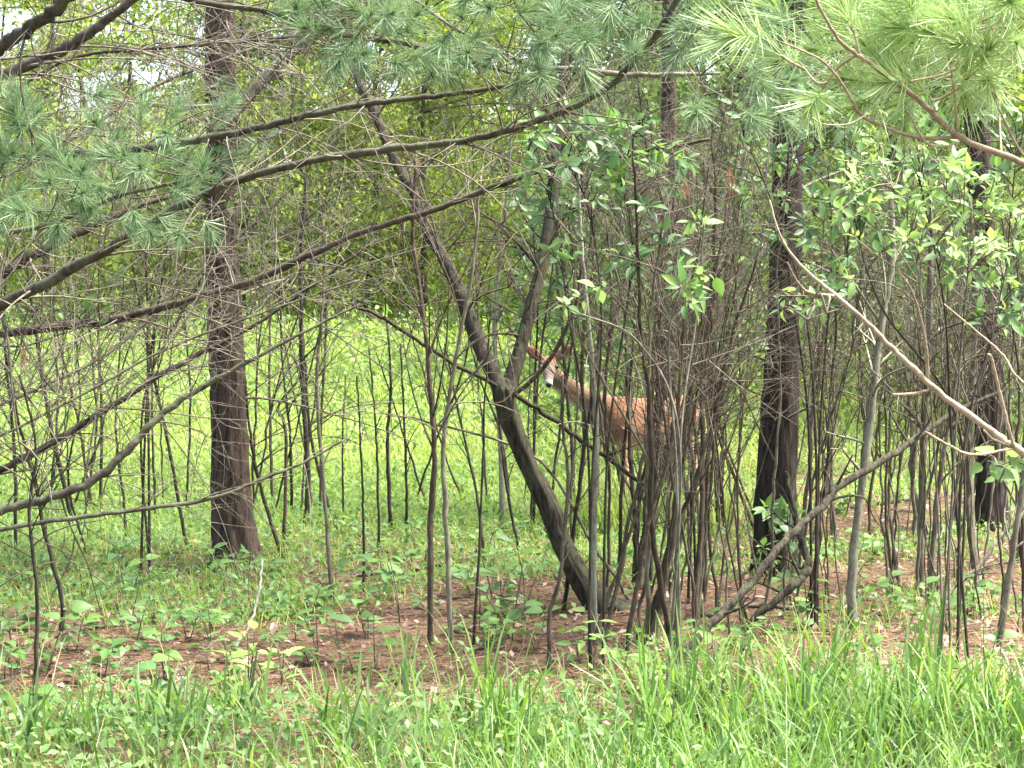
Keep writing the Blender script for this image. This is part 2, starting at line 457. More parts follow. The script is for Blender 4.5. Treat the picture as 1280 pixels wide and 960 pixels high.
# ------------------------------------------------------------------ needle tufts (shared meshes)
def tuft_mesh(seed, n, ln, w, shoot, mats, open_=(0.35, 1.25)):
    r = np.random.default_rng(seed)
    t = r.uniform(0, 1, n) ** 0.8
    base = np.stack([np.zeros(n), t * shoot, np.zeros(n)], -1)
    az = r.uniform(0, 2 * np.pi, n); tilt = (open_[1] - (open_[1] - open_[0]) * t) * r.uniform(0.8, 1.15, n)
    d = np.stack([np.sin(tilt) * np.cos(az), np.cos(tilt), np.sin(tilt) * np.sin(az)], -1)
    L_ = ln * r.uniform(0.75, 1.1, n)
    sag = np.array([0, 0, -1.0])
    side = np.cross(d, r.normal(size=(n, 3))); side /= np.linalg.norm(side, axis=1)[:, None]
    mid = base + d * (L_ * 0.5)[:, None]
    d2 = d + r.normal(0, 0.10, (n, 3)); d2 /= np.linalg.norm(d2, axis=1)[:, None]
    tip = mid + d2 * (L_ * 0.5)[:, None]
    h = w / 2
    v = np.stack([base - side * h, base + side * h, mid - side * h, mid + side * h, tip - side * h * 0.35, tip + side * h * 0.35], 1).reshape(-1, 3)
    o = np.arange(n)[:, None] * 6
    q = np.vstack([o + np.array([[0, 1, 3, 2]]), o + np.array([[2, 3, 5, 4]])])
    k = 16                                               # short young needles round the tip
    a2 = r.uniform(0, 2 * np.pi, k); tl = r.uniform(0.1, 0.45, k); sl = r.uniform(0.25, 0.42, k) * ln
    dd = np.stack([np.sin(tl) * np.cos(a2), np.cos(tl), np.sin(tl) * np.sin(a2)], -1)
    bb = np.array([0, shoot, 0]) + r.normal(0, 0.002, (k, 3)); ss = np.cross(dd, r.normal(size=(k, 3))); ss /= np.linalg.norm(ss, axis=1)[:, None]
    v2 = np.stack([bb - ss * w, bb + ss * w, bb + dd * sl[:, None]], 1).reshape(-1, 3)
    t2 = len(v) + np.arange(k * 3).reshape(-1, 3)
    m = make_mesh("needle_tuft", np.vstack([v, v2]), q, t2, True, [0] * len(q) + [1] * k)
    for a in mats: m.materials.append(M[a])
    return m

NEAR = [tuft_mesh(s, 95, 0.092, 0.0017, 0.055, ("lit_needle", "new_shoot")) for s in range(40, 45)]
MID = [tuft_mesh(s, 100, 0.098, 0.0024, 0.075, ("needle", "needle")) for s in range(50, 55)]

class Limbed:
    """a pine whose trunk stands just outside the view: trunk, limbs, needle tufts"""
    def __init__(self, x, y, label, rad, seed, crown_n, crown_r, crown_z, mat="pine_bark"):
        self.base = np.array([x, y, float(ground_z(x, y))]); self.r = np.random.default_rng(seed)
        self.root = thing("pine_tree", self.base, label, "tree")
        h = crown_z[1]; n = 70
        c = catmull([self.base + (0, 0, -0.15), self.base + (0.03, 0.02, 1.6), self.base + (-0.02, 0.05, 4.0), self.base + (0.05, 0, h)], n)
        s = np.linspace(rad, rad * 0.2, n) * flare(n, self.base[2], c)
        mb = MB(); mb.tube(c, s, 28, True, bark_bumps(seed, 0.1))
        link("trunk", mb.mesh("trunk", True, self.base), mat, self.root)
        v, q = needles_mass(self.r, (x, y), crown_r, crown_n, crown_z)
        link("crown", make_mesh("crown", v - self.base, q, np.zeros((0, 3), int)), "needle", self.root)
    def limb(self, px, Y0, Y1, mat, twigs=10, twig_len=(0.3, 0.9), tufts=None, tmpl=None, reach=True, tdepth=1, twig_mat="dead_twig", size=(0.85, 1.15), lead=None, drop=0.2):
        r = self.r; k = len(px)
        pts = [P(a, b, Y0 + (Y1 - Y0) * i / (k - 1)) for i, (a, b, w) in enumerate(px)]
        rad = [0.86 * w * (Y0 + (Y1 - Y0) * i / (k - 1)) / F / 2 for i, (a, b, w) in enumerate(px)]
        if reach:
            z = max(pts[0][2] - drop, 0.25)
            t0 = np.array([self.base[0], self.base[1], z]); far = max(1, int(np.linalg.norm(pts[0] - t0) / (np.linalg.norm(pts[1] - pts[0]) + 1e-6)))
            lead_in = [t0 * (1 - t) + pts[0] * t for t in np.linspace(0, 1, far + 1)[:-1]]
            rad = list(np.linspace(rad[0] * 1.35, rad[0], len(lead_in), endpoint=False)) + rad; lead_n = len(lead_in); pts = lead_in + pts
        n = 12 + 6 * len(pts)
        c = catmull(pts, n); s = np.interp(np.linspace(0, len(rad) - 1, n), np.arange(len(rad)), rad)
        c[3:-1] += r.normal(0, 1, (n - 4, 3)) * np.minimum(0.004, 0.16 * s[3:-1, None])
        s = s * (1 + r.normal(0, 0.05, n))
        mb = MB(); mb.tube(c, s, 9)
        lo = link("limb", mb.mesh("limb", True, self.base), mat, self.root)
        lo_i = max(2, int(n * (lead_n - 0.3) / (len(pts) - 1))) if reach else 1
        if twigs:
            tb = MB()
            for _ in range(twigs):
                i = r.integers(lo_i, n - 1); ax = unit(c[i] - c[i - 1])
                d = unit(ax * r.uniform(0.2, 0.9) + rand_dir(r) * np.array([1, 1, 0.8]))
                grow(tb, r, c[i], d, r.uniform(*twig_len), max(0.003, s[i] * r.uniform(0.12, 0.32)), tdepth, 3, 0.42, (0, 0, -0.05))
            link("twigs", tb.mesh("twigs", True, self.base), twig_mat, lo)
        if tufts:
            tb = MB()
            hubs = [c[i] for i in range(lo_i, n)]
            items = sorted(((float(np.linalg.norm(c[lo_i:] - P(a, b, Y), axis=1).min()), a, b, Y, fc) for (a, b, Y, fc) in tufts), key=lambda t: t[0])
            for (_, a, b, Y, facing) in items:
                p = P(a, b, Y)
                ha = np.array(hubs); q0 = ha[int(np.argmin(np.linalg.norm(ha - p, axis=1)))]
                mid = 0.5 * (q0 + p) + r.normal(0, 0.015, 3) - np.array([0, 0, 0.01])
                path = catmull([q0, mid, p], 7)
                tb.tube(path, np.linspace(0.0032, 0.0018, 7), 4, False)
                hubs += [path[3], path[5]]
                d = unit(unit(p - mid) * 0.7 + np.asarray(facing) + r.normal(0, 0.28, 3))
                me = tmpl[r.integers(len(tmpl))]
                link("needle_tuft", me, None, lo, mtx=basis(d, rand_dir(r), r.uniform(*size), p - self.base))
            link("branchlets", tb.mesh("branchlets", True, self.base), mat if twig_mat == "dead_twig" else twig_mat, lo)
        return lo

def cloud(r, n, x0, x1, y0, y1, Ya, Yb, face=(0, -0.3, 0.1)):
    return [(r.uniform(x0, x1), r.uniform(y0, y1), r.uniform(Ya, Yb), face) for _ in range(n)]

rl = np.random.default_rng(77)
D = Limbed(-3.45, 9.4, "pine beside the bank whose long bare limbs sweep across both dark trunks", 0.16, 21, 9000, 1.9, (4.2, 10.0))
# limbs: (px, py, width px) from the trunk outwards
D.limb([(-40, 395, 19), (20, 372, 17), (110, 325, 15), (200, 272, 14), (290, 228, 12), (380, 204, 11), (480, 187, 11), (580, 176, 10), (660, 155, 10), (740, 122, 9), (790, 80, 9), (835, 20, 9), (870, -60, 8)],
       9.0, 7.6, "limb_bark", 46, (0.3, 0.9), cloud(rl, 46, 690, 905, -40, 70, 7.3, 8.1, (0, -0.3, -0.1)) + cloud(rl, 16, 860, 985, 20, 140, 7.4, 8.3, (0, -0.3, -0.2)), MID)
D.limb([(-40, 200, 12), (60, 195, 11), (135, 190, 11), (230, 178, 12), (310, 163, 11), (380, 145, 10), (470, 128, 9), (560, 118, 8), (650, 104, 7), (700, 90, 5)],
       8.4, 8.0, "limb_bark", 30, (0.25, 0.8), cloud(rl, 14, 20, 290, 140, 215, 7.9, 8.6), MID)
D.limb([(-40, 424, 14), (40, 412, 13), (120, 404, 12), (190, 388, 12), (265, 366, 11), (320, 350, 11), (400, 313, 10), (470, 284, 9), (540, 264, 9), (610, 236, 9), (680, 212, 8), (740, 201, 7), (815, 188, 6), (888, 174, 5)],
       10.6, 9.8, "old_limb_bark", 50, (0.35, 1.1), tdepth=2)
D.limb([(-40, 660, 15), (0, 640, 14), (60, 622, 13), (110, 605, 13), (150, 572, 12), (180, 540, 11), (215, 508, 10), (260, 480, 8), (320, 447, 6), (390, 410, 4), (450, 380, 3)],
       9.6, 9.9, "limb_bark", 22, (0.3, 0.9), drop=0.05)
D.limb([(-40, 605, 12), (0, 588, 11), (60, 556, 10), (120, 520, 10), (190, 475, 9), (250, 442, 8), (320, 405, 6), (400, 350, 5), (470, 300, 4)],
       10.4, 11.0, "old_limb_bark", 40, (0.4, 1.1), tdepth=2, drop=0.1)
D.limb([(-40, 668, 7), (60, 652, 7), (150, 640, 7), (260, 624, 6), (330, 598, 5), (380, 578, 4), (430, 550, 3)],
       9.2, 9.6, "limb_bark", 10, (0.3, 0.7), drop=0.05)
D.limb([(-30, 78, 22), (0, 60, 21), (40, 32, 20), (75, 8, 19), (130, -40, 17)], 8.2, 7.8, "limb_bark", 14, (0.3, 0.8))
D.limb([(-40, 112, 18), (0, 95, 18), (60, 70, 17), (110, 42, 15), (160, 5, 12), (200, -30, 10)], 9.2, 8.9, "old_limb_bark", 20, (0.3, 0.9))
D.limb([(-40, 372, 15), (0, 345, 15), (60, 308, 14), (110, 285, 12), (160, 262, 9), (215, 245, 6)], 10.0, 10.3, "old_limb_bark", 24, (0.3, 1.0), tdepth=2)
D.limb([(-40, 290, 9), (30, 288, 8), (90, 270, 7), (150, 245, 6), (220, 228, 5), (265, 215, 4)], 8.2, 7.9, "limb_bark", 12, (0.2, 0.5),
       cloud(rl, 46, -20, 265, 195, 290, 7.6, 8.4, (0.3, -0.3, -0.1)) + cloud(rl, 8, -10, 120, 110, 170, 7.9, 8.5), MID)
D.limb([(100, -40, 8), (240, 0, 9), (320, 12, 9), (380, 28, 9), (440, 45, 9), (500, 53, 9), (550, 66, 8), (600, 80, 6), (640, 92, 4)], 7.6, 7.6, "limb_bark", 30, (0.25, 0.7),
       cloud(rl, 62, 430, 720, -45, 92, 7.1, 7.9, (0.2, -0.3, -0.2)) + cloud(rl, 8, 320, 430, -10, 55, 7.4, 7.7), MID)
D.limb([(420, -60, 6), (560, 30, 5), (660, 80, 7), (720, 86, 8), (780, 94, 8), (840, 93, 7), (900, 92, 5)], 8.8, 8.6, "dead_twig", 14, (0.2, 0.6))
D.limb([(-40, 150, 5), (80, 76, 5), (200, 60, 6), (300, 52, 5), (420, 40, 4)], 9.4, 9.8, "old_limb_bark", 64, (0.4, 1.2), tdepth=2)
D.limb([(-40, 520, 5), (60, 480, 5), (150, 430, 5), (260, 330, 4), (360, 240, 4)], 10.2, 11.6, "old_limb_bark", 64, (0.4, 1.3), tdepth=2)
D.limb([(-40, 240, 6), (80, 180, 6), (190, 110, 5), (290, 70, 5), (400, 30, 4), (520, -20, 3)], 10.4, 11.4, "old_limb_bark", 56, (0.4, 1.2), tdepth=2)
D.limb([(-40, 560, 4), (90, 500, 4), (200, 440, 4), (330, 390, 3), (450, 350, 3)], 9.0, 9.6, "limb_bark", 44, (0.4, 1.2), tdepth=2)

E = Limbed(2.6, 4.7, "pine at the bank edge with long pale needle sprays and one bare tan limb", 0.11, 22, 1500, 1.0, (7.8, 10.0))
right = [(957, 47, 4.2, (-0.7, -0.2, 0.3)), (1028, 112, 4.2, (-0.1, -1.0, 0)), (1068, 37, 4.25, (-0.5, -0.3, 0.4)), (1109, 87, 4.3, (-0.4, -0.6, 0.3)), (1146, 20, 4.3, (-0.4, -0.3, 0.5)),
         (1223, 87, 4.3, (0, -0.9, 0.2)), (1246, 18, 4.3, (-0.2, -0.6, 0.4)), (1193, 60, 4.35, (-0.2, -0.6, 0.3)), (1000, 78, 4.25, (-0.6, -0.4, -0.2)), (1100, 118, 4.3, (-0.2, -0.6, -0.4)),
         (985, 30, 4.3, (-0.6, -0.3, 0.2)), (1040, 10, 4.3, (-0.5, -0.3, 0.4))]
right += cloud(rl, 24, 1050, 1280, -50, 125, 4.3, 4.8, (-0.3, -0.5, 0.1))
E.limb([(1330, 232, 10), (1280, 204, 10), (1200, 171, 9), (1145, 122, 8), (1100, 88, 7), (1060, 60, 6), (1045, 45, 5), (1020, 0, 4), (1005, -30, 3)], 4.5, 3.95, "fresh_bark", 0, tufts=right, tmpl=NEAR, twig_mat="fresh_bark", drop=0.02, size=(1.0, 1.35))
E.limb([(1340, 130, 6), (1290, 95, 5), (1240, 60, 4), (1190, 15, 3), (1150, -30, 3)], 4.6, 4.4, "fresh_bark", 0, tufts=cloud(rl, 22, 1130, 1310, -40, 110, 4.2, 4.7, (-0.3, -0.5, 0.1)), tmpl=NEAR, twig_mat="fresh_bark", drop=0.02, size=(1.0, 1.35))
E.limb([(1200, 171, 6), (1150, 172, 6), (1105, 158, 5), (1075, 142, 5), (1055, 108, 4), (1030, 78, 4), (995, 60, 3), (970, 50, 2)], 4.37, 4.02, "fresh_bark", 0, reach=False)
E.limb([(1198, 170, 4), (1192, 110, 3), (1186, 70, 2)], 4.37, 4.2, "fresh_bark", 0, reach=False)
E.limb([(1200, 178, 3), (1175, 183, 3), (1155, 175, 3), (1135, 140, 2)], 4.37, 4.2, "fresh_bark", 0, reach=False)
E.limb([(1085, 142, 3), (1060, 155, 2), (1030, 155, 2), (1015, 147, 2)], 4.2, 4.1, "fresh_bark", 0, reach=False)
E.limb([(1310, 215, 4), (1278, 192, 4), (1255, 150, 3), (1240, 115, 3)], 4.4, 4.3, "fresh_bark", 0, reach=False)
E.limb([(1330, 590, 13), (1272, 562, 12), (1230, 532, 10), (1170, 487, 9), (1120, 440, 8), (1080, 400, 7), (1045, 370, 7), (1015, 345, 5), (985, 312, 4), (970, 280, 3), (962, 250, 3)], 4.8, 4.9, "fresh_bark", 0, drop=0.02)
E.limb([(1160, 482, 5), (1158, 440, 5), (1150, 395, 4), (1138, 360, 3), (1124, 340, 2)], 4.85, 4.7, "fresh_bark", 0, reach=False)
E.limb([(1267, 558, 5), (1252, 500, 5), (1240, 450, 4), (1235, 443, 4)], 4.8, 4.7, "fresh_bark", 0, reach=False)
E.limb([(1265, 561, 4), (1215, 568, 4), (1185, 556, 4), (1157, 540, 3)], 4.8, 4.6, "fresh_bark", 0, reach=False)
E.limb([(1158, 488, 4), (1140, 492, 4), (1116, 493, 3)], 4.85, 4.8, "fresh_bark", 0, reach=False)
E.limb([(1042, 370, 5), (1010, 365, 4), (995, 350, 4), (984, 328, 3)], 4.85, 4.75, "fresh_bark", 0, reach=False)
E.limb([(1262, 558, 4), (1240, 548, 3), (1230, 538, 3)], 4.8, 4.75, "fresh_bark", 0, reach=False)
E.limb([(1310, 500, 4), (1270, 470, 4), (1250, 440, 3), (1180, 380, 2)], 5.0, 5.1, "fresh_bark", 0, reach=False)

# ------------------------------------------------------------------ forked leaning tree
def px_tube(mb, px, Y0, Y1, sides=10, bumps=None, n=None, jitter=0.0, r=None):
    k = len(px)
    pts = [P(a, b, Y0 + (Y1 - Y0) * i / (k - 1)) for i, (a, b, w) in enumerate(px)]
    rad = [w * (Y0 + (Y1 - Y0) * i / (k - 1)) / F / 2 for i, (a, b, w) in enumerate(px)]
    n = n or 10 + 5 * k
    c = catmull(pts, n); s = np.interp(np.linspace(0, k - 1, n), np.arange(k), rad)
    if jitter: c[2:-1] += r.normal(0, jitter, (n - 3, 3))
    mb.tube(c, s, sides, True, bumps)
    return c, s

r5 = np.random.default_rng(5)
fb = G(748, 762); FY = fb[1]
fork = thing("forked_tree", fb, "leaning tree with dark furrowed bark that forks above a crooked base", "tree")
mb = MB()
c, s = px_tube(mb, [(776, 778, 62), (756, 760, 44), (726, 724, 28), (704, 682, 25), (686, 635, 24), (666, 592, 23), (646, 546, 23), (634, 510, 26), (629, 486, 25), (631, 474, 12)], FY, FY - 0.05, 36, bark_bumps(3, 0.26, 4), 120)
tr = link("trunk", mb.mesh("trunk", True, fb), "fork_bark", fork)
mb = MB()
c1, s1 = px_tube(mb, [(630, 505, 18), (618, 470, 21), (604, 440, 20), (588, 400, 18), (572, 358, 18), (552, 318, 16), (534, 288, 15), (516, 240, 14), (496, 205, 13), (478, 165, 12), (462, 128, 12), (446, 95, 10), (436, 65, 9), (428, 0, 7), (422, -60, 5)], FY - 0.03, FY + 0.7, 16, bark_bumps(4, 0.12, 5), 100)
l1 = link("limb", mb.mesh("limb", True, fb), "fork_bark", fork)
mb = MB()
c2, s2 = px_tube(mb, [(632, 508, 18), (638, 478, 20), (650, 438, 17), (662, 392, 16), (672, 352, 16), (682, 306, 15), (690, 255, 16), (694, 200, 14), (700, 140, 12), (706, 70, 10), (710, -30, 7)], FY - 0.03, FY + 0.5, 16, bark_bumps(6, 0.12, 5), 90)
l2 = link("limb", mb.mesh("limb", True, fb), "fork_bark", fork)
mb = MB()
px_tube(mb, [(636, 497, 7), (662, 478, 6), (690, 445, 6), (708, 410, 5), (722, 370, 4), (728, 320, 3)], FY - 0.05, FY - 0.4, 7)
link("limb", mb.mesh("limb", True, fb), "brown_stem", fork)
for l, c_, s_, n_ in ((l1, c1, s1, 34), (l2, c2, s2, 26)):
    tb = MB()
    for _ in range(n_):
        i = r5.integers(18, 96 if n_ > 30 else 86)
        grow(tb, r5, c_[i], unit(rand_dir(r5, -0.1, 1) + np.array([0, 0, 0.4])), r5.uniform(0.3, 1.0), r5.uniform(0.003, 0.008), 2, 3, 0.4)
    link("twigs", tb.mesh("twigs", True, fb), "brown_stem", l)

# ------------------------------------------------------------------ saplings and bare stems
def sapling(name, label, group, px, mat, seed, twigs=4, twig_len=(0.15, 0.5), cat="sapling", dY=0.0, extra=None, tdepth=1, twig_mat=None):
    """px: (px, py) from the foot up, then the foot's width in pixels"""
    r = np.random.default_rng(seed)
    pl, w = px
    b0 = G(*pl[0]); Y = b0[1]
    pts = [b0 - np.array([0, 0, 0.05])] + [P(a, b, Y + dY * (i + 1) / len(pl)) for i, (a, b) in enumerate(pl[1:])]
    n = 8 + 5 * len(pts)
    c = catmull(pts, n)
    c[2:-1] += r.normal(0, 0.002, (n - 3, 3))
    R = w * Y / F / 2
    s = np.linspace(R, R * 0.5, n) * (1 + r.normal(0, 0.06, n))
    root = thing(name, b0, label, cat, group)
    mb = MB(); mb.tube(c, s, 7)
    st = link("stem", mb.mesh("stem", True, b0), mat, root)
    if twigs:
        tb = MB()
        for _ in range(twigs):
            i = r.integers(int(n * 0.35), n - 1)
            ax = unit(c[i] - c[i - 1])
            grow(tb, r, c[i], unit(ax * 0.7 + rand_dir(r, -0.2, 0.9)), r.uniform(*twig_len), max(0.0022, s[i] * 0.45), tdepth, 2, 0.3)
        link("twigs", tb.mesh("twigs", True, b0), twig_mat or mat, root)
    return root

G_mid = ("thin dark bare stem rising from the clearing between shaggy pine trunk and forked tree", "bare stems between shaggy pine and forked tree")
for k, (pl, w) in enumerate([
    ([(455, 741), (453, 606), (446, 470)], 4), ([(474, 697), (471, 560), (461, 435)], 4), ([(489, 667), (484, 553), (489, 487), (484, 400)], 5.5),
    ([(509, 669), (507, 575), (501, 430)], 4.5), ([(606, 706), (597, 627), (573, 514), (556, 430)], 4.5), ([(591, 807), (602, 627), (606, 500), (614, 380)], 4),
    ([(640, 638), (626, 544), (602, 479), (585, 420)], 4), ([(652, 697), (633, 607), (625, 540), (615, 450)], 4.5), ([(538, 640), (492, 505), (470, 440)], 3),
    ([(430, 655), (428, 560), (432, 470)], 3)]):
    sapling("sapling", *G_mid, (pl, w), "dark_stem", 100 + k, 4)
G_lft = ("slender dark stem growing close beside the foot of the shaggy pine trunk", "stems at the foot of the shaggy pine")
for k, (pl, w) in enumerate([
    ([(418, 649), (390, 553), (381, 457), (374, 330)], 5), ([(381, 662), (385, 597), (379, 487), (376, 330), (384, 200)], 8), ([(355, 684), (357, 544), (348, 509), (372, 476)], 5),
    ([(357, 702), (326, 610), (313, 544), (306, 470)], 5.5), ([(341, 640), (337, 487), (338, 350)], 4.5), ([(366, 650), (362, 540), (352, 440), (350, 330)], 4), ([(400, 650), (402, 520), (408, 380), (400, 250)], 4)]):
    sapling("sapling", *G_lft, (pl, w), "dark_stem" if k % 2 else "brown_stem", 120 + k, 9, (0.2, 0.8))
sapling("sapling", "straight grey brown stem standing in brown litter beside the shaggy pine trunk", None, ([(418, 765), (407, 645), (396, 487), (402, 400), (408, 290)], 6), "stem_bark", 131, 8)
sapling("sapling", "crooked brown stem twinned with a paler stem in front of the clearing", None, ([(538, 807), (538, 662), (543, 575), (538, 487), (530, 400), (516, 290), (520, 200)], 8.5), "brown_stem", 132, 14, (0.3, 0.9), tdepth=2)
sapling("sapling", "pale grey stem twinned with a crooked brown stem in front of the clearing", None, ([(565, 815), (558, 662), (554, 566), (562, 496), (576, 413), (592, 330), (600, 220)], 7.5), "stem_bark", 133, 14, (0.3, 0.9), tdepth=2)
G_lft2 = ("thin dark stem standing under the sweeping bare pine limbs", "stems under the sweeping pine limbs")
for k, (pl, w) in enumerate([
    ([(42, 862), (47, 760), (37, 640), (45, 555), (25, 470)], 6), ([(75, 790), (77, 750), (55, 660), (42, 595), (22, 520), (8, 440)], 6.5), ([(235, 685), (215, 580), (197, 495), (180, 410), (160, 300)], 5),
    ([(158, 680), (155, 630), (145, 545), (150, 430), (155, 340)], 4), ([(125, 640), (127, 520), (123, 410), (125, 290)], 4.5), ([(95, 660), (65, 540), (50, 450), (42, 400), (30, 300)], 6),
    ([(20, 700), (18, 560), (5, 420), (10, 300)], 5), ([(195, 650), (190, 500), (196, 380)], 3.5), ([(232, 640), (238, 500), (230, 380), (236, 250)], 3.5), ([(110, 690), (85, 600), (100, 500), (90, 380)], 3.5),
    ([(-30, 760), (-20, 600), (-10, 400)], 6), ([(60, 640), (72, 500), (64, 360)], 3.5)]):
    sapling("sapling", *G_lft2, (pl, w), "dark_stem", 140 + k, 10, (0.2, 0.9))
sapling("sapling", "reddish brown stem standing directly in front of the crooked fork trunk base", None, ([(687, 842), (687, 767), (700, 720), (710, 600), (704, 540), (702, 470)], 6.5), "brown_stem", 160, 5)
sapling("sapling", "straight dark stem leaning past the deer's neck beside the forked tree", None, ([(703, 762), (720, 640), (733, 540), (747, 455), (752, 360)], 6), "dark_stem", 161, 6)
sapling("sapling", "straight pale grey lichened stem rising in front of the deer's shoulder", None, ([(743, 790), (742, 673), (746, 540), (737, 420), (726, 300), (722, 200)], 9), "pale_stem", 162, 10, (0.3, 0.8))
sapling("sapling", "dark stem rising in front of the deer's flank beside the thicket", None, ([(773, 730), (777, 607), (782, 540), (792, 420), (796, 310)], 5.5), "dark_stem", 163, 8, (0.3, 0.8))
G_dr = ("thin grey brown stem standing in front of the deer", "thin stems in front of the deer")
for k, (pl, w) in enumerate([([(758, 748), (762, 620), (756, 500), (764, 380), (758, 270)], 4.5), ([(812, 742), (818, 620), (828, 500), (836, 400), (830, 280)], 6), ([(826, 752), (846, 640), (862, 520), (872, 400), (880, 280)], 6),
    ([(838, 746), (836, 620), (842, 500), (850, 380)], 4.5), ([(718, 735), (714, 620), (722, 500), (716, 400), (722, 300)], 4), ([(868, 745), (858, 620), (846, 500), (826, 400), (812, 300)], 5), ([(880, 740), (884, 600), (890, 480), (896, 330)], 6)]):
    sapling("sapling", *G_dr, (pl, w), "stem_bark" if k % 3 else "brown_stem", 170 + k, 6, (0.2, 0.7))
sapling("sapling", "long whitish stem standing upright just behind the fork of the leaning tree", None, ([(628, 660), (624, 500), (618, 420), (624, 330), (634, 240), (640, 150)], 7), "pale_stem", 164, 8)
sapling("sapling", "arching tan stem bending over from the bush to the clearing", None, ([(797, 756), (768, 720), (740, 680), (690, 592), (640, 556), (560, 534), (505, 520)], 5), "stem_bark", 165, 4)

# multi-stemmed bushes: every stem a part of its bush
def bush(name, label, group, foot, tops, seed, wpx=(4, 9), twigs=9, mats=("stem_bark",), spread=30, dY=0.5, tlen=(0.25, 0.9), belly=18, tdepth=2, tmin=17):
    r = np.random.default_rng(seed)
    b0 = G(*foot); Y0 = b0[1]
    root = thing(name, b0, label, "bush", group)
    for (a, b) in tops:
        ox = r.normal(0, spread * 0.5)
        p0 = b0 + np.array([ox * Y0 / F, r.normal(0, 0.14), 0]); p0[2] = ground_z(p0[0], p0[1]) - 0.05
        Y1 = p0[1] + r.uniform(-dY, dY)
        pt = P(a, b, Y1)
        pts = [p0]
        for t in (0.25, 0.5, 0.75):
            m_ = p0 * (1 - t) + pt * t
            m_[0] += (belly * (0.6 - t) * r.uniform(-1, 1.0) + r.normal(0, 5)) * Y0 / F
            pts.append(m_)
        pts.append(pt)
        n = 32
        c = catmull(pts, n); c[2:] += r.normal(0, 0.002, (n - 2, 3))
        R = (wpx[0] + (wpx[1] - wpx[0]) * r.uniform(0, 1) ** 2) * Y0 / F / 2
        kink = np.cumsum(r.normal(0, 0.006, (n, 3)), axis=0) * np.array([1, 1, 0.2]); kink = kink - np.linspace(0, 1, n)[:, None] * kink[-1] * 0.5
        c = c + kink - kink[0]
        s = np.linspace(R, R * 0.38, n) * (1 + r.normal(0, 0.07, n))
        mb = MB(); mb.tube(c, s, 7)
        st = link("stem", mb.mesh("stem", True, b0), mats[r.integers(len(mats))], root)
        tb = MB()
        for _ in range(2):                                   # side leaders that fork off and climb beside the stem
            i = r.integers(9, 21)
            ln_ = np.linalg.norm(c[-1] - c[i]) * r.uniform(0.5, 0.95)
            grow(tb, r, c[i], unit(unit(c[-1] - c[i]) + rand_dir(r, -0.1, 0.5) * 0.6), ln_, s[i] * r.uniform(0.4, 0.65), 1, 4, 0.14, (0, 0, 0.1), 5)
        for _ in range(twigs):
            i = r.integers(tmin, n - 1); ax = unit(c[i] - c[i - 1])
            grow(tb, r, c[i], unit(ax * r.uniform(0.3, 1.0) + rand_dir(r, -0.3, 0.8) * 0.9), r.uniform(*tlen), max(0.0022, s[i] * 0.4), tdepth, 2, 0.38)
        link("twigs", tb.mesh("twigs", True, b0), "dead_twig" if r.random() < 0.55 else "brown_stem", st)
    return root

rb = np.random.default_rng(300)
def fan(n, x0, x1, y0, y1):
    return [(x0 + (x1 - x0) * (i + rb.uniform(0, 1)) / n, rb.uniform(y0, y1)) for i in range(n)]

bush("thicket_bush", "dense grey stemmed bush in front of the deer's hindquarters, its many bare stems fanning", None, (850, 806), fan(15, 780, 965, 120, 330) + fan(5, 830, 930, 380, 520), 301, (3, 8.5), 11, ("stem_bark", "stem_bark", "brown_stem"), 105, 0.7)
bush("thicket_bush", "thick dark stemmed bush leaning up between crooked fork and the grey thicket", None, (800, 735), [(806, 520), (772, 300), (815, 280), (848, 250)], 302, (6, 12), 10, ("dark_stem", "stem_bark"), 26, 0.5)
bush("thicket_bush", "brownish bare bush crowded against the near black pine trunk", None, (905, 770), fan(9, 870, 1010, 90, 320), 303, (2.5, 6.5), 12, ("brown_stem", "stem_bark"), 80, 0.8)
bush("thicket_bush", "hazy bush of pinkish brown twigs standing behind the grey thicket", None, (880, 665), fan(12, 720, 950, 40, 240), 304, (2.5, 6), 20, ("brown_stem",), 70, 1.0, (0.4, 1.2))
bush("thicket_bush", "hazy brown twiggy bush behind the right arm of the forked tree", None, (735, 655), fan(7, 640, 800, 40, 220), 305, (4, 7), 18, ("brown_stem",), 60, 1.0, (0.4, 1.2))
G_r = ("tangled bare bush among leafless stems beyond the near black pine trunk", "bare bushes beyond the black pine")
for k, (foot, n, x0, x1, y0, y1) in enumerate([((1040, 770), 7, 1000, 1090, 200, 420), ((1105, 740), 7, 1050, 1160, 180, 420), ((1160, 760), 7, 1120, 1210, 150, 400), ((1215, 735), 7, 1170, 1270, 160, 420),
                                               ((1262, 790), 6, 1220, 1320, 160, 400), ((1025, 690), 6, 980, 1080, 180, 380), ((1130, 680), 7, 1060, 1200, 150, 380), ((1290, 700), 6, 1230, 1340, 150, 380), ((1200, 660), 6, 1130, 1260, 150, 380)]):
    bush("thicket_bush", *G_r, foot, fan(n, x0, x1, y0, y1), 310 + k, (2.2, 6.5), 10, ("stem_bark", "stem_bark", "brown_stem"), 46, 0.7, (0.2, 0.9))
bush("thicket_bush", "thin twiggy bush behind the shaggy pine trunk under the sweeping limbs", None, (345, 650), fan(6, 290, 480, 60, 330), 330, (2, 4), 18, ("brown_stem", "dark_stem"), 70, 1.0, (0.3, 1.0))
bush("thicket_bush", "thin twiggy bush at the clearing edge behind the long limb of the forked tree", None, (560, 640), fan(6, 470, 680, 80, 330), 331, (2, 3.8), 18, ("brown_stem", "dark_stem"), 80, 1.0, (0.3, 1.0))
bush("thicket_bush", "thin twiggy bush in the clearing beneath the limbs beside the shaggy trunk", None, (120, 645), fan(6, 10, 250, 60, 320), 332, (2, 3.8), 18, ("brown_stem", "dark_stem"), 90, 1.0, (0.3, 1.0))

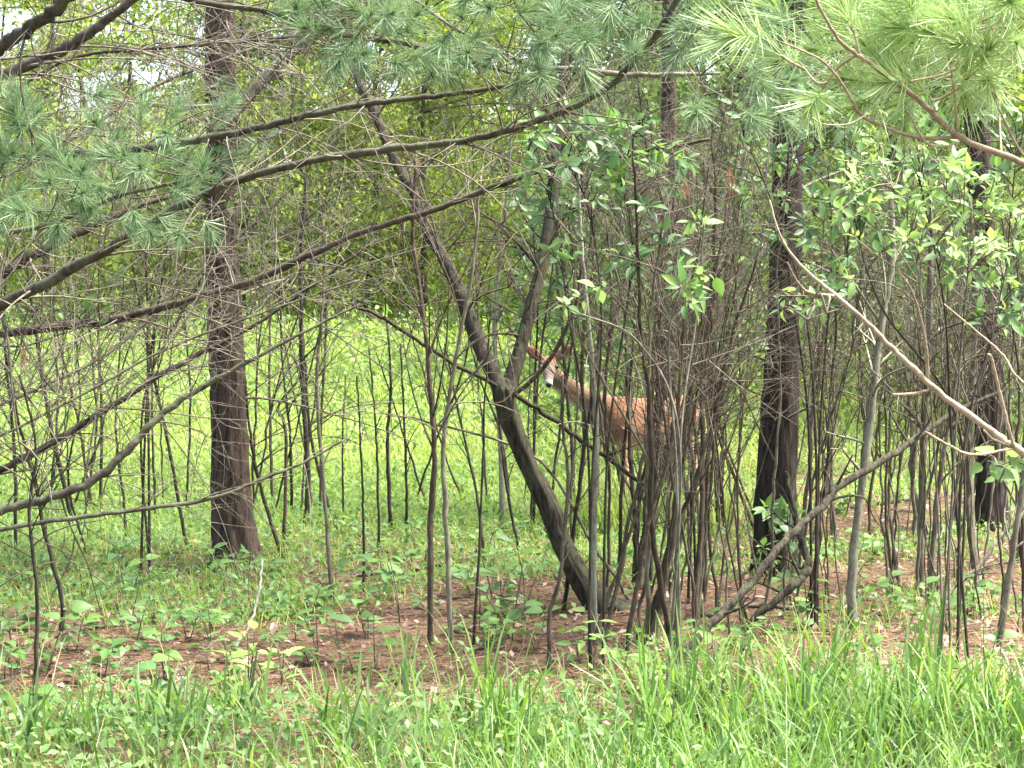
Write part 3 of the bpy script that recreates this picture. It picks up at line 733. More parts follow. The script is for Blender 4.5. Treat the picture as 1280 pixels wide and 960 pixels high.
sapling("sapling", "stout pale lichened stem standing among the leafless stems beside black pine", None, ([(1066, 790), (1066, 700), (1084, 560), (1100, 420), (1116, 320), (1112, 230)], 13), "pale_stem", 340, 16, (0.2, 0.6), tdepth=2, twig_mat="pale_stem")
sapling("sapling", "upright grey green stem beyond the pale lichened stem, rising past tan limb", None, ([(1150, 745), (1153, 600), (1158, 480), (1164, 330), (1160, 200)], 11), "stem_bark", 341, 10)
sapling("sapling", "slanting grey stem crossing behind tan limb above a grassy verge", None, ([(1160, 760), (1172, 620), (1188, 520), (1206, 400)], 8), "stem_bark", 342, 8)
sapling("sapling", "stout brown grey stem in front of the slim dark pine trunk", None, ([(1222, 735), (1212, 620), (1214, 500), (1220, 380), (1212, 250)], 12), "stem_bark", 343, 8)
sapling("sapling", "pale green stem slanting up from the tall grass beneath broad bright leaves", None, ([(1248, 812), (1264, 700), (1280, 600), (1300, 480)], 10), "stem_bark", 344, 6)

def dead_branch(label, px, Y0, Y1, mat, seed, twigs=5, ground_ends=False, name="dead_branch"):
    r = np.random.default_rng(seed)
    b0 = P(px[0][0], px[0][1], Y0)
    root = thing(name, b0, label, "branch")
    mb = MB(); c, s = px_tube(mb, px, Y0, Y1, 9, None, None, 0.004, r)
    link("shaft", mb.mesh("shaft", True, b0), mat, root)
    if twigs:
        tb = MB()
        for _ in range(twigs):
            i = r.integers(6, len(c) - 1)
            grow(tb, r, c[i], unit(unit(c[i] - c[i - 1]) * 0.5 + rand_dir(r, 0, 1)), r.uniform(0.15, 0.5), s[i] * 0.4, 1, 2)
        link("twigs", tb.mesh("twigs", True, b0), mat, root)
y = G(838, 832)[1]
dead_branch("long grey dead branch slanting from the thicket foot past the near black trunk", [(836, 836, 12), (885, 785, 11), (930, 738, 10), (985, 672, 10), (1020, 640, 10), (1050, 608, 10), (1100, 578, 9), (1150, 544, 8), (1195, 515, 7), (1255, 488, 5)], y, y + 1.2, "fork_bark", 350, 8)
y = G(922, 796)[1]
dead_branch("bent grey branch with a sharp elbow in front of the near black trunk", [(905, 815, 10), (945, 772, 10), (985, 738, 11), (1006, 718, 12), (1010, 700, 10), (1000, 668, 9), (993, 640, 7), (982, 590, 5)], y, y + 0.25, "fork_bark", 351, 5)
dead_branch("thin dark dead branch lodged through the fork and slanting down before the deer", [(812, 612, 5), (770, 580, 6), (740, 560, 6), (690, 524, 6), (640, 492, 6), (560, 450, 5), (490, 404, 5), (440, 380, 4)], FY + 0.3, FY - 0.3, "dark_stem", 352, 6)
y = G(1178, 765)[1]
dead_branch("thin curved branch arching through the grass below the slim dark pine", [(1172, 772, 6), (1190, 738, 6), (1220, 712, 6), (1250, 672, 5), (1290, 630, 5)], y, y + 0.3, "stem_bark", 353, 4)
dead_branch("broken silver grey branch slanting up behind the shaggy pine trunk", [(262, 160, 14), (285, 140, 15), (310, 118, 15), (340, 88, 14), (372, 60, 12), (420, 10, 9), (450, -40, 7)], 14.2, 14.0, "pale_stem", 354, 8)
for k, (lab, px) in enumerate([
    ("dark fallen branch lying on brown litter behind the twin stems", [(438, 722, 6), (500, 716, 7), (560, 706, 6), (612, 694, 5)]),
    ("black fallen branch lying across the litter below the shaggy pine trunk", [(180, 735, 5), (240, 716, 6), (300, 704, 4)]),
    ("fallen stick lying near the crooked fork base beside green plants", [(640, 702, 3), (680, 716, 5), (720, 738, 4)]),
    ("forked pale stick leaning on litter in front of the shaggy pine trunk", [(290, 812, 5), (310, 785, 5), (322, 745, 4), (328, 700, 3)]),
    ("grey fallen branch half buried in leaves at the thicket foot", [(880, 772, 7), (940, 760, 8), (1000, 764, 6)]),
    ("long fallen pole lying on brown litter beyond the bare stems", [(1040, 640, 5), (1130, 628, 5), (1230, 622, 4)]),
    ("thin fallen stick on the litter beneath the pale lichened stem", [(1000, 700, 4), (1080, 690, 4), (1150, 700, 3)]),
    ("crooked black branch lying among small plants under the sweeping limbs", [(60, 800, 5), (110, 788, 6), (165, 782, 4)])]):
    g0 = [G(a, b) for a, b, w in px]; b0 = g0[0]
    r = np.random.default_rng(400 + k)
    root = thing("fallen_branch", b0, lab, "branch")
    n = 24; c = catmull([g + np.array([0, 0, w * g[1] / F * 0.45]) for g, (a, b, w) in zip(g0, px)], n)
    if k == 3: c = catmull([P(a, b, g0[0][1] + 0.1 * i) for i, (a, b, w) in enumerate(px)], n)
    s = np.linspace(px[0][2], px[-1][2], n) * g0[0][1] / F / 2 * (1 + r.normal(0, 0.08, n))
    c[1:-1] += r.normal(0, 0.003, (n - 2, 3))
    mb = MB(); mb.tube(c, s, 8); link("shaft", mb.mesh("shaft", True, b0), ["fallen_wood", "dark_stem"][k % 2] if k != 3 else "pale_stem", root)
    tb = MB()
    for _ in range(4):
        i = r.integers(3, n - 2); grow(tb, r, c[i], unit(unit(c[i] - c[i - 1]) + rand_dir(r, 0.05, 0.5)), r.uniform(0.1, 0.35), s[i] * 0.5, 1, 1)
    link("twigs", tb.mesh("twigs", True, b0), "fallen_wood", root)

# ------------------------------------------------------------------ broad leaves (shared meshes)
def leaf_mesh(mat, width, curl, fold, tip=0.0, name="leaf"):
    t = np.array([0.0, 0.12, 0.32, 0.55, 0.78, 1.0]); hw = np.array([0.03, 0.55, 0.95, 0.95, 0.55, 0.0]) * width / 2
    if tip: hw = np.array([0.03, 0.75, 1.0, 0.8, 0.38, 0.0]) * width / 2
    z = -curl * t ** 2
    v = []; q = []; tr = []
    for k in range(6):
        v += [[-hw[k], t[k], z[k] + fold * hw[k]], [0, t[k], z[k]], [hw[k], t[k], z[k] + fold * hw[k]]]
    for k in range(5):
        a = 3 * k
        q += [[a, a + 1, a + 4, a + 3], [a + 1, a + 2, a + 5, a + 4]]
    st = len(v)
    v += [[-0.012, -0.22, 0.02], [0.012, -0.22, 0.02], [0.012, 0.02, 0], [-0.012, 0.02, 0]]; q += [[st, st + 1, st + 2, st + 3]]
    m = make_mesh(name, np.array(v), np.array(q), np.zeros((0, 3), int)); m.materials.append(M[mat])
    return m
LEAF = {}
for mt in ("shade_leaf", "bright_leaf", "lime_leaf", "cover_leaf", "far_leaf"):
    LEAF[mt] = [leaf_mesh(mt, w, c, f, tp) for (w, c, f, tp) in ((0.46, 0.18, 0.35, 0), (0.42, 0.30, 0.5, 0), (0.52, 0.08, 0.25, 1), (0.40, -0.06, 0.4, 0))]
    LEAF[mt + "_broad"] = [leaf_mesh(mt, w, c, f, 1) for (w, c, f) in ((0.72, 0.2, 0.3), (0.66, 0.12, 0.4), (0.78, 0.3, 0.2))]

def whorl(parent, origin, r, p, d, n, size, kind, nz=0.7, droop=0.0):
    """n leaves round the end of a twig"""
    d = unit(d); a0 = r.uniform(0, 6.28)
    x = unit(np.cross(d, rand_dir(r))); y_ = np.cross(d, x)
    for i in range(n):
        a = a0 + i * 2.4
        out = x * math.cos(a) + y_ * math.sin(a)
        ld = unit(out * r.uniform(0.6, 1.1) + d * r.uniform(0.15, 0.9) + np.array([0, 0, -droop]))
        nr = unit(np.array([0, -0.35, nz]) + r.normal(0, 0.35, 3))
        pos = p - d * size * r.uniform(0, 1.3) + ld * size * 0.2
        ms = LEAF[kind]
        link("leaf", ms[r.integers(len(ms))], None, parent, mtx=basis(ld, nr, size * r.uniform(0.45, 1.2), pos - origin))

def leafy_bush(label, foot, Yc, stems, clusters, size, kinds, seed, mat="dark_stem", w=4, nleaf=(6, 9), group=None, name="leafy_bush", cat="bush", spread_Y=0.25, ground=True):
    """stems: pixel paths at depth Yc; clusters: (px, py) where a leafy twig ends"""
    r = np.random.default_rng(seed)
    b0 = P(foot[0], foot[1], Yc)
    if ground: b0[2] = float(ground_z(b0[0], b0[1]))
    root = thing(name, b0, label, cat, group)
    allc = []
    for pl in stems:
        pts = [b0 + np.array([r.normal(0, 0.03), r.normal(0, 0.03), -0.04])] + [P(a, b, Yc + r.normal(0, 0.08)) for a, b in pl]
        n = 10 + 6 * len(pts); c = catmull(pts, n); R = w * Yc / F / 2
        mb = MB(); mb.tube(c, np.linspace(R, R * 0.4, n), 6); link("stem", mb.mesh("stem", True, b0), mat, root); allc.append(c)
    ac = np.vstack([c[len(c) // 4:] for c in allc])
    tb = MB()
    for (a, b) in clusters:
        p = P(a + r.normal(0, 3), b + r.normal(0, 3), Yc + r.normal(0, spread_Y))
        q0 = ac[int(np.argmin(np.linalg.norm(ac - p - np.array([0, 0, -0.1]), axis=1)))]
        mid = 0.5 * (p + q0) + np.array([0, 0, 0.03]) + r.normal(0, 0.02, 3)
        tb.tube(catmull([q0, mid, p], 7), np.linspace(0.0035, 0.0018, 7), 4, False)
        whorl(root, b0, r, p, p - mid, r.integers(*nleaf), size, kinds[r.integers(len(kinds))])
    link("twigs", tb.mesh("twigs", True, b0), mat, root)
    return root

rc = np.random.default_rng(500)
def sc_px(n, x0, x1, y0, y1): return [(rc.uniform(x0, x1), rc.uniform(y0, y1)) for _ in range(n)]
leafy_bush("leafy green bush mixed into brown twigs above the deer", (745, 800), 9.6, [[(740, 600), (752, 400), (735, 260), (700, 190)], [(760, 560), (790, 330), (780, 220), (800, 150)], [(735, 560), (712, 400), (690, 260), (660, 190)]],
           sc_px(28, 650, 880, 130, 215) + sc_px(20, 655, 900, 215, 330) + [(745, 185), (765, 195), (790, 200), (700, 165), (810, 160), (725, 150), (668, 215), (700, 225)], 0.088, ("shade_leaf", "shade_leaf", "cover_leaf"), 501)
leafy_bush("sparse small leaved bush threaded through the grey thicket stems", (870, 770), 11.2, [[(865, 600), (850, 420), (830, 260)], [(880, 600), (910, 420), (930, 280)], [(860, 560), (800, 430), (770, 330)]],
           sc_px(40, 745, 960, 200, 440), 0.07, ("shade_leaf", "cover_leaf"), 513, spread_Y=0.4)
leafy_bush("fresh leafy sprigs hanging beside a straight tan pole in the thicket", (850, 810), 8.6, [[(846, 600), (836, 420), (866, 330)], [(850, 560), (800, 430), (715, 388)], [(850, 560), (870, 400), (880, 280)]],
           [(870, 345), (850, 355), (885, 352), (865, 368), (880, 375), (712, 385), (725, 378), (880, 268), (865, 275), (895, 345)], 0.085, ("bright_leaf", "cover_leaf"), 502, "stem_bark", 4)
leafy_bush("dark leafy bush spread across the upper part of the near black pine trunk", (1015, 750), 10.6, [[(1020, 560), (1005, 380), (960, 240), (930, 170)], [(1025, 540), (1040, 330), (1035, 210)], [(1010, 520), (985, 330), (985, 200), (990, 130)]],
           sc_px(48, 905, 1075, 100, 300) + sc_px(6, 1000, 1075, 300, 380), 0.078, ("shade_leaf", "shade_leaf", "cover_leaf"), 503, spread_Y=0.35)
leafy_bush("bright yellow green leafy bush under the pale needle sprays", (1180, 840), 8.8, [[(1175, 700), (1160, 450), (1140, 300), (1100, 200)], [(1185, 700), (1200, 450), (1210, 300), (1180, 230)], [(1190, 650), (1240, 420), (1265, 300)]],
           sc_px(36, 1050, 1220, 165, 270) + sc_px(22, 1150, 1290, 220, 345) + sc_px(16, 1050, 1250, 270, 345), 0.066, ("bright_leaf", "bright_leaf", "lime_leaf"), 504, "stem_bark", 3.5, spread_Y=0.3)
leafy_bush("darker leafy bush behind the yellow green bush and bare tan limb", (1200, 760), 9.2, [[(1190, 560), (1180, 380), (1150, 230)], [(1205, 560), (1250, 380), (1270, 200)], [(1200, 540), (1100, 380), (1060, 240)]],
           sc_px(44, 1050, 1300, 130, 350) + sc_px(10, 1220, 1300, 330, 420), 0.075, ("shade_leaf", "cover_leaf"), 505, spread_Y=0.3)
leafy_bush("small leafy sprig growing from the tan limb where it crosses black trunk", (1040, 365), 4.85, [[(1010, 372), (975, 362)], [(1020, 395), (1010, 400)]],
           [(968, 370), (985, 380), (1000, 392), (1018, 398), (1012, 375), (975, 388)], 0.034, ("bright_leaf",), 506, "stem_bark", 2, (4, 7), ground=False, name="leafy_sprig", cat="sprig", spread_Y=0.03)
leafy_bush("three broad bright leaves drooping on a stem below bare tan limb", (1400, 780), 5.6, [[(1330, 650), (1270, 570)], [(1320, 620), (1240, 580)]],
           [(1265, 572), (1222, 580), (1236, 600), (1252, 596), (1245, 615)], 0.066, ("bright_leaf_broad",), 507, "stem_bark", 3, (2, 4), spread_Y=0.05)
leafy_bush("backlit leafy bush showing through limbs above the sweeping needle sprays", (180, 690), 12.6, [[(185, 500), (180, 300), (150, 150), (130, 90)], [(185, 480), (210, 300), (225, 150)], [(180, 500), (260, 330), (300, 190)]],
           sc_px(34, 80, 330, 80, 260) + sc_px(8, 90, 250, 330, 420), 0.10, ("far_leaf", "lime_leaf", "shade_leaf"), 508)
leafy_bush("leafy stems in shade behind the right arm of the forked tree", (668, 655), 14.8, [[(668, 500), (672, 380), (665, 270)], [(672, 480), (690, 340), (700, 250)]],
           sc_px(24, 640, 730, 235, 400), 0.10, ("shade_leaf",), 509)
leafy_bush("low leafy plant clinging to the foot of the near black trunk", (966, 730), 12.2, [[(964, 680), (962, 650), (968, 625)], [(968, 690), (985, 660)]],
           sc_px(9, 945, 1000, 622, 690) + [(962, 632)], 0.085, ("cover_leaf", "shade_leaf_broad"), 510)
leafy_bush("drooping vine leaves hanging from the reddish limb near needle sprays", (130, 400), 9.6, [[(125, 395), (128, 410)], [(95, 395), (92, 390)]],
           [(95, 390), (128, 405), (115, 372), (60, 395)], 0.075, ("cover_leaf_broad",), 511, "dark_stem", 2, (2, 4), ground=False, name="vine_sprig", cat="vine", spread_Y=0.1)
leafy_bush("tan stemmed sapling with lime leaves rising from the verge grass", (885, 880), 8.6, [[(888, 850), (893, 800)], [(890, 850), (900, 830)]], [(893, 795), (896, 835), (905, 832), (885, 830)], 0.062, ("lime_leaf_broad",), 512, "stem_bark", 3, (2, 5), spread_Y=0.05)

# hanging clusters of dead brown needles caught on twigs
for k, (a, b, Y, lab) in enumerate([(680, 335, 9.7, "rusty dead needle bunch hanging by the right arm of the fork"), (912, 228, 9.4, "rusty dead needle bunch hanging among twigs beside black trunk"), (32, 452, 9.4, "rusty dead needle bunch dangling below the reddish limb"), (856, 240, 9.9, "small rusty needle bunch hanging in the middle of the brown twigs")]):
    r = np.random.default_rng(520 + k); n = 26; p = P(a, b - 18, Y)
    base = np.tile(np.zeros(3), (n, 1)) + r.normal(0, 0.008, (n, 3))
    v, q = blades(base, r.uniform(0.09, 0.15, n), np.full(n, 0.0018), r.uniform(0, 6.28, n), np.pi - r.uniform(0, 0.45, n), r.uniform(-0.1, 0.1, n), 2, r)
    tag(link("dead_needle_bunch", make_mesh("dead_needle_bunch", v, q, np.zeros((0, 3), int)), "dead_needle", loc=p), lab, "needles")

# ------------------------------------------------------------------ seedlings on the forest floor
def seedling(foot, h, n, size, kind, label, group, seed):
    r = np.random.default_rng(seed); b0 = G(*foot)
    root = thing("seedling", b0, label, "seedling", group)
    nst = 1 if h < 0.22 else 2
    mb = MB(); tops = []
    for _ in range(nst):
        c = wander(r, b0 - np.array([0, 0, 0.02]), (r.normal(0, 0.2), r.normal(0, 0.2), 1), h * r.uniform(0.8, 1.1), 7, 0.15)
        mb.tube(c, np.linspace(0.004, 0.002, 7), 5); tops.append(c)
    link("stem", mb.mesh("stem", True, b0), "stem_bark", root)
    for k in range(n):
        c = tops[k % nst]; i = r.integers(3, 7); a = k * 2.4 + r.uniform(-0.4, 0.4)
        d = np.array([math.cos(a), math.sin(a), r.uniform(-0.25, 0.45)])
        ms = LEAF[kind]
        link("leaf", ms[r.integers(len(ms))], None, root, mtx=basis(d, unit(np.array([0, -0.3, 1]) + r.normal(0, 0.25, 3)), size * r.uniform(0.7, 1.2), c[i] + unit(d) * size * 0.2 - b0))

groups = [
 ("low broad leaved seedling among the litter beneath the sweeping bare limbs", "seedlings under the sweeping limbs",
  [(15, 850), (60, 838), (95, 815), (60, 905), (30, 790), (130, 845), (170, 815), (205, 850), (150, 880), (190, 905), (235, 800), (100, 760), (20, 745), (160, 760)], "cover_leaf_broad", (0.16, 0.34), 0.085),
 ("leafy seedling in front of the shaggy pine trunk's foot", "seedlings before the shaggy pine",
  [(268, 790), (300, 760), (345, 770), (370, 800), (398, 820), (330, 735), (262, 735), (310, 725), (360, 745), (390, 770), (420, 730), (285, 830)], "cover_leaf", (0.16, 0.34), 0.085),
 ("leafy seedling on brown litter between the twin stems and crooked fork base", "seedlings before the forked tree",
  [(600, 790), (625, 770), (640, 800), (655, 775), (670, 815), (615, 745), (655, 745), (590, 745), (480, 745), (500, 790), (460, 800), (470, 840), (430, 830)], "cover_leaf_broad", (0.2, 0.42), 0.085),
 ("lime green seedling standing at the verge in front of the crooked fork base", "lime seedlings on the verge",
  [(770, 862), (740, 845), (790, 868), (725, 830), (810, 880), (335, 862), (310, 858), (290, 880), (350, 882)], "lime_leaf", (0.2, 0.36), 0.085),
 ("dark green seedling growing under the leafless stems beyond black pine", "seedlings under the leafless stems",
  [(1010, 790), (1060, 745), (1110, 770), (1130, 800), (1185, 790), (1210, 770), (1090, 700), (1180, 690), (1240, 760), (1150, 640), (1060, 640), (1270, 680), (990, 760), (1030, 720), (1110, 690), (1250, 830)], "cover_leaf_broad", (0.15, 0.4), 0.085),
 ("small green seedling rising in the clearing grass behind the forked tree", "seedlings in the clearing",
  [(425, 668), (470, 690), (520, 690), (560, 680), (690, 690), (730, 700), (640, 670), (610, 690), (500, 720), (215, 700), (150, 705), (80, 715), (190, 690), (760, 690)], "cover_leaf", (0.12, 0.28), 0.09)]
rs = np.random.default_rng(590)
groups.append(("small ragged weed growing out of the brown needle litter before the trees", "ragged weeds on the litter",
  [(rs.uniform(-20, 1290), rs.uniform(745, 880)) for _ in range(46)], "cover_leaf", (0.08, 0.26), 0.07))
sd_ = 600
for lab, grp, spots, kind, hr, size in groups:
    for f_ in spots:
        r = np.random.default_rng(sd_); seedling(f_, r.uniform(*hr), int(r.integers(6, 12)), size, kind, lab, grp, sd_); sd_ += 1

# ------------------------------------------------------------------ the deer
def loft(mb, secs, sides=20):
    """secs: centre (3), half-width across, half-height, direction of travel"""
    C = np.array([s[0] for s in secs], float); W = np.array([s[1] for s in secs]); H = np.array([s[2] for s in secs])
    n = 6 * len(secs)
    c = catmull(C, n); t = np.linspace(0, len(secs) - 1, n); w = np.interp(t, range(len(secs)), W); h = np.interp(t, range(len(secs)), H)
    tan = np.gradient(c, axis=0); tan /= np.linalg.norm(tan, axis=1)[:, None]
    side = np.cross(tan, [0, 0, 1.0]); side /= np.linalg.norm(side, axis=1)[:, None] + 1e-9
    up = np.cross(side, tan); th = np.linspace(0, 2 * np.pi, sides, endpoint=False)
    v = c[:, None] + (np.cos(th)[None, :, None] * side[:, None] * w[:, None, None]) + (np.sin(th)[None, :, None] * up[:, None] * h[:, None, None])
    i = np.arange(n - 1)[:, None] * sides; j = np.arange(sides)[None]; j2 = (j + 1) % sides
    q = np.stack([i + j, i + j2, i + sides + j2, i + sides + j], -1).reshape(-1, 4)
    v = np.vstack([v.reshape(-1, 3), c[0], c[-1]]); jj = np.arange(sides); jn = (jj + 1) % sides; k = n * sides
    tt = np.vstack([np.stack([np.full(sides, k), jn, jj], -1), np.stack([np.full(sides, k + 1), (n - 1) * sides + jj, (n - 1) * sides + jn], -1)])
    mb.raw(v, q, tt)

dp = P(781, 640, 16.4); dp[2] = float(ground_z(dp[0], dp[1]))
mb = MB()
loft(mb, [((-0.16, 0, 0.70), 0.05, 0.07), ((-0.10, 0, 0.69), 0.12, 0.15), ((0.04, 0.01, 0.69), 0.155, 0.20), ((0.22, 0.02, 0.68), 0.17, 0.205), ((0.42, 0.03, 0.69), 0.17, 0.19), ((0.62, 0.04, 0.72), 0.16, 0.17), ((0.76, 0.04, 0.73), 0.13, 0.16), ((0.85, 0.04, 0.72), 0.06, 0.09)])
loft(mb, [((0.06, 0.01, 0.74), 0.11, 0.17), ((-0.12, 0, 0.78), 0.085, 0.13), ((-0.32, 0.01, 0.88), 0.068, 0.092), ((-0.50, 0.05, 1.00), 0.058, 0.075), ((-0.60, 0.06, 1.10), 0.055, 0.065)])
loft(mb, [((-0.605, 0.10, 1.145), 0.045, 0.05), ((-0.605, 0.06, 1.15), 0.064, 0.065), ((-0.605, 0.0, 1.125), 0.067, 0.068), ((-0.605, -0.06, 1.085), 0.05, 0.055), ((-0.605, -0.12, 1.04), 0.035, 0.042), ((-0.605, -0.17, 1.005), 0.032, 0.036), ((-0.605, -0.195, 0.99), 0.022, 0.024)])
def leg(pts, rad): mb.tube(catmull(pts, 22), np.interp(np.linspace(0, len(rad) - 1, 22), range(len(rad)), rad), 12)
for sy, ox in ((-0.085, 0.0), (0.095, 0.06)):
    leg([(0.02 + ox, sy, 0.66), (-0.01 + ox, sy, 0.52), (0.01 + ox, sy, 0.34), (0.01 + ox, sy, 0.18), (0.0 + ox, sy, 0.07), (-0.03 + ox, sy, 0.0)], [0.085, 0.055, 0.030, 0.019, 0.020, 0.027])
    leg([(0.70 + ox, sy + 0.04, 0.70), (0.66 + ox, sy + 0.04, 0.52), (0.80 + ox, sy + 0.04, 0.36), (0.77 + ox, sy + 0.04, 0.18), (0.76 + ox, sy + 0.04, 0.07), (0.73 + ox, sy + 0.04, 0.0)], [0.12, 0.085, 0.032, 0.021, 0.021, 0.028])
for sx in (-1, 1):                                                   # ears
    e0 = np.array([-0.605 + sx * 0.045, 0.05, 1.175]); e1 = np.array([-0.605 + sx * 0.185, 0.035, 1.290]); ax = unit(e1 - e0)
    loft(mb, [(e0 + (e1 - e0) * t_, th_, hw_) for t_, th_, hw_ in ((-0.1, 0.014, 0.016), (0.15, 0.017, 0.030), (0.42, 0.015, 0.046), (0.68, 0.013, 0.042), (0.9, 0.011, 0.022), (1.02, 0.008, 0.008))], 14)
loft(mb, [((0.82, 0.04, 0.80), 0.03, 0.03), ((0.90, 0.04, 0.72), 0.04, 0.03), ((0.92, 0.04, 0.62), 0.03, 0.02), ((0.92, 0.04, 0.58), 0.01, 0.01)])
for a_ in mb.v:                                                      # the hindquarters turn away from the viewer
    w_ = np.clip(a_[:, 0], 0, None); a_[:, 1] += 0.62 * w_; a_[:, 0] -= 0.26 * w_
raw_me = mb.mesh("deer_raw")
tmp = bpy.data.objects.new("deer_raw", raw_me); COL.objects.link(tmp)
md = tmp.modifiers.new("r", 'REMESH'); md.mode = 'VOXEL'; md.voxel_size = 0.0085
sm = tmp.modifiers.new("s", 'SMOOTH'); sm.iterations = 5; sm.factor = 0.5
dg = bpy.context.evaluated_depsgraph_get(); dg.update()
body_me = bpy.data.meshes.new_from_object(tmp.evaluated_get(dg)); body_me.name = "body"
bpy.data.objects.remove(tmp); bpy.data.meshes.remove(raw_me)
body_me.polygons.foreach_set("use_smooth", np.ones(len(body_me.polygons), bool))
nvv = len(body_me.vertices); co = np.zeros(nvv * 3, np.float32); body_me.vertices.foreach_get("co", co); co = co.reshape(-1, 3)
nn = np.zeros(nvv * 3, np.float32); body_me.vertices.foreach_get("normal", nn); nn = nn.reshape(-1, 3)
X_, Y_, Z_ = co.T
rust = np.array([0.205, 0.098, 0.050]); tan_ = np.array([0.36, 0.20, 0.11]); white = np.array([0.40, 0.35, 0.28]); grey = np.array([0.165, 0.125, 0.092])
colr = np.tile(rust, (nvv, 1))
def blend(c2, w): 
    global colr
    w = np.clip(w, 0, 1)[:, None]; colr = colr * (1 - w) + c2 * w
blend(tan_, (0.60 - Z_) / 0.1)
blend(white, ((0.56 - Z_) / 0.05) * (nn[:, 2] < -0.3) * (Z_ > 0.42))
blend(np.array([0.165, 0.105, 0.060]), np.clip((-0.10 - X_) / 0.12, 0, 1) * np.clip((1.08 - Z_) / 0.05, 0, 1) * 0.85)
hd = (X_ < -0.50)
blend(grey, hd * (Z_ < 1.16) * np.clip((0.04 - Y_) / 0.05, 0, 1))
blend(white, hd * (Z_ < 1.06) * np.clip((-0.3 - nn[:, 2]) * 3, 0, 1))
blend(white, (X_ < -0.28) * (Z_ < 0.96) * np.clip((-0.1 - nn[:, 2]) * 2, 0, 1) * (Y_ > -0.09))
blend(white, hd * np.clip((-0.125 - Y_) / 0.02, 0, 1) * (Z_ < 1.04) * 0.8)
ear = (np.abs(X_ + 0.605) > 0.085) & (Z_ > 1.17)
blend(np.array([0.20, 0.095, 0.058]), ear.astype(float))
attr = body_me.color_attributes.new("fur", 'FLOAT_COLOR', 'POINT')
attr.data.foreach_set("color", np.hstack([colr, np.ones((nvv, 1))]).astype(np.float32).ravel())
m, nt, out = mat_new("deer_fur"); L = nt.links.new
at = N(nt, "ShaderNodeAttribute"); at.attribute_name = "fur"
nz_ = N(nt, "ShaderNodeTexNoise"); nz_.inputs["Scale"].default_value = 70; nz_.inputs["Detail"].default_value = 4
tc = N(nt, "ShaderNodeTexCoord"); L(tc.outputs["Object"], nz_.inputs["Vector"])
hv = N(nt, "ShaderNodeHueSaturation"); mr = N(nt, "ShaderNodeMapRange"); mr.inputs["To Min"].default_value = 0.7; mr.inputs["To Max"].default_value = 1.3
L(nz_.outputs["Fac"], mr.inputs["Value"]); L(mr.outputs[0], hv.inputs["Value"]); L(at.outputs["Color"], hv.inputs["Color"])
b = N(nt, "ShaderNodeBsdfPrincipled"); b.inputs["Roughness"].default_value = 0.85; b.inputs["Sheen Weight"].default_value = 0.15; b.inputs["Specular IOR Level"].default_value = 0.15
bp = N(nt, "ShaderNodeBump"); bp.inputs["Strength"].default_value = 0.4; bp.inputs["Distance"].default_value = 0.01
L(nz_.outputs["Fac"], bp.inputs["Height"]); L(bp.outputs[0], b.inputs["Normal"]); L(hv.outputs[0], b.inputs["Base Color"]); L(b.outputs[0], out.inputs[0])
M["deer_fur"] = m
m, nt, out = mat_new("wet_black"); b = N(nt, "ShaderNodeBsdfPrincipled"); b.inputs["Base Color"].default_value = (0.010, 0.008, 0.008, 1); b.inputs["Roughness"].default_value = 0.22
nt.links.new(b.outputs[0], out.inputs[0]); M["wet_black"] = m
deer = thing("deer", dp, "reddish brown deer looking out between the forked tree and thicket stems", "deer")
deer.scale = (1, 1, 1.035)
link("body", body_me, "deer_fur", deer)
def ball(name, c, rx, ry, rz, mat):
    u = np.linspace(0, np.pi, 9); w = np.linspace(0, 2 * np.pi, 14, endpoint=False)
    v = np.array([[rx * math.sin(a) * math.cos(t), ry * math.sin(a) * math.sin(t), rz * math.cos(a)] for a in u for t in w]) + np.asarray(c)
    i = np.arange(8)[:, None] * 14; j = np.arange(14)[None]; j2 = (j + 1) % 14
    link(name, make_mesh(name, v, np.stack([i + j, i + 14 + j, i + 14 + j2, i + j2], -1).reshape(-1, 4), np.zeros((0, 3), int)), mat, deer)
ball("nose", (-0.605, -0.203, 0.998), 0.025, 0.014, 0.019, "wet_black")
for sx in (-1, 1):
    ball("eye", (-0.605 + sx * 0.060, -0.026, 1.128), 0.019, 0.020, 0.019, "wet_black")

# ------------------------------------------------------------------ floor litter and ground cover
rg = np.random.default_rng(900)
def frus(n, y0, y1, pad=1.25, pw=1.0):
    y = y0 + (y1 - y0) * rg.uniform(0, 1, n) ** pw
    x = rg.uniform(-1, 1, n) * (0.25 * y * pad + 0.5)
    return x, y
x, y = frus(60000, 7.0, 23.0, 1.15)
z = ground_z(x, y) + rg.uniform(0.003, 0.02, len(x))
az = rg.uniform(0, 6.28, len(x)); ln = rg.uniform(0.05, 0.11, len(x))
d = np.stack([np.cos(az), np.sin(az), rg.normal(0, 0.12, len(x))], -1); sd2 = np.stack([-np.sin(az), np.cos(az), rg.normal(0, 0.5, len(x))], -1) * 0.0022
p0 = np.stack([x, y, z], -1); p1 = p0 + d * ln[:, None]
p1[:, 2] = np.maximum(p1[:, 2], ground_z(p1[:, 0], p1[:, 1]) + 0.003)
v = np.stack([p0 - sd2, p0 + sd2, p1 + sd2, p1 - sd2], 1).reshape(-1, 3)
stuff("needle_litter", v, np.arange(len(v)).reshape(-1, 4), None, "litter", "fallen brown pine needles covering the forest floor", "litter")
x, y = frus(8000, 7.5, 24.0, 1.15)
v, f = scatter_leaves(np.stack([x, y, ground_z(x, y) + 0.012], -1), rg.uniform(0.03, 0.075, len(x)), rg, (0.6, 1.0))
stuff("dead_leaves", v, None, f, "dead_leaf", "curled tan dead leaves strewn over the needle litter", "litter")

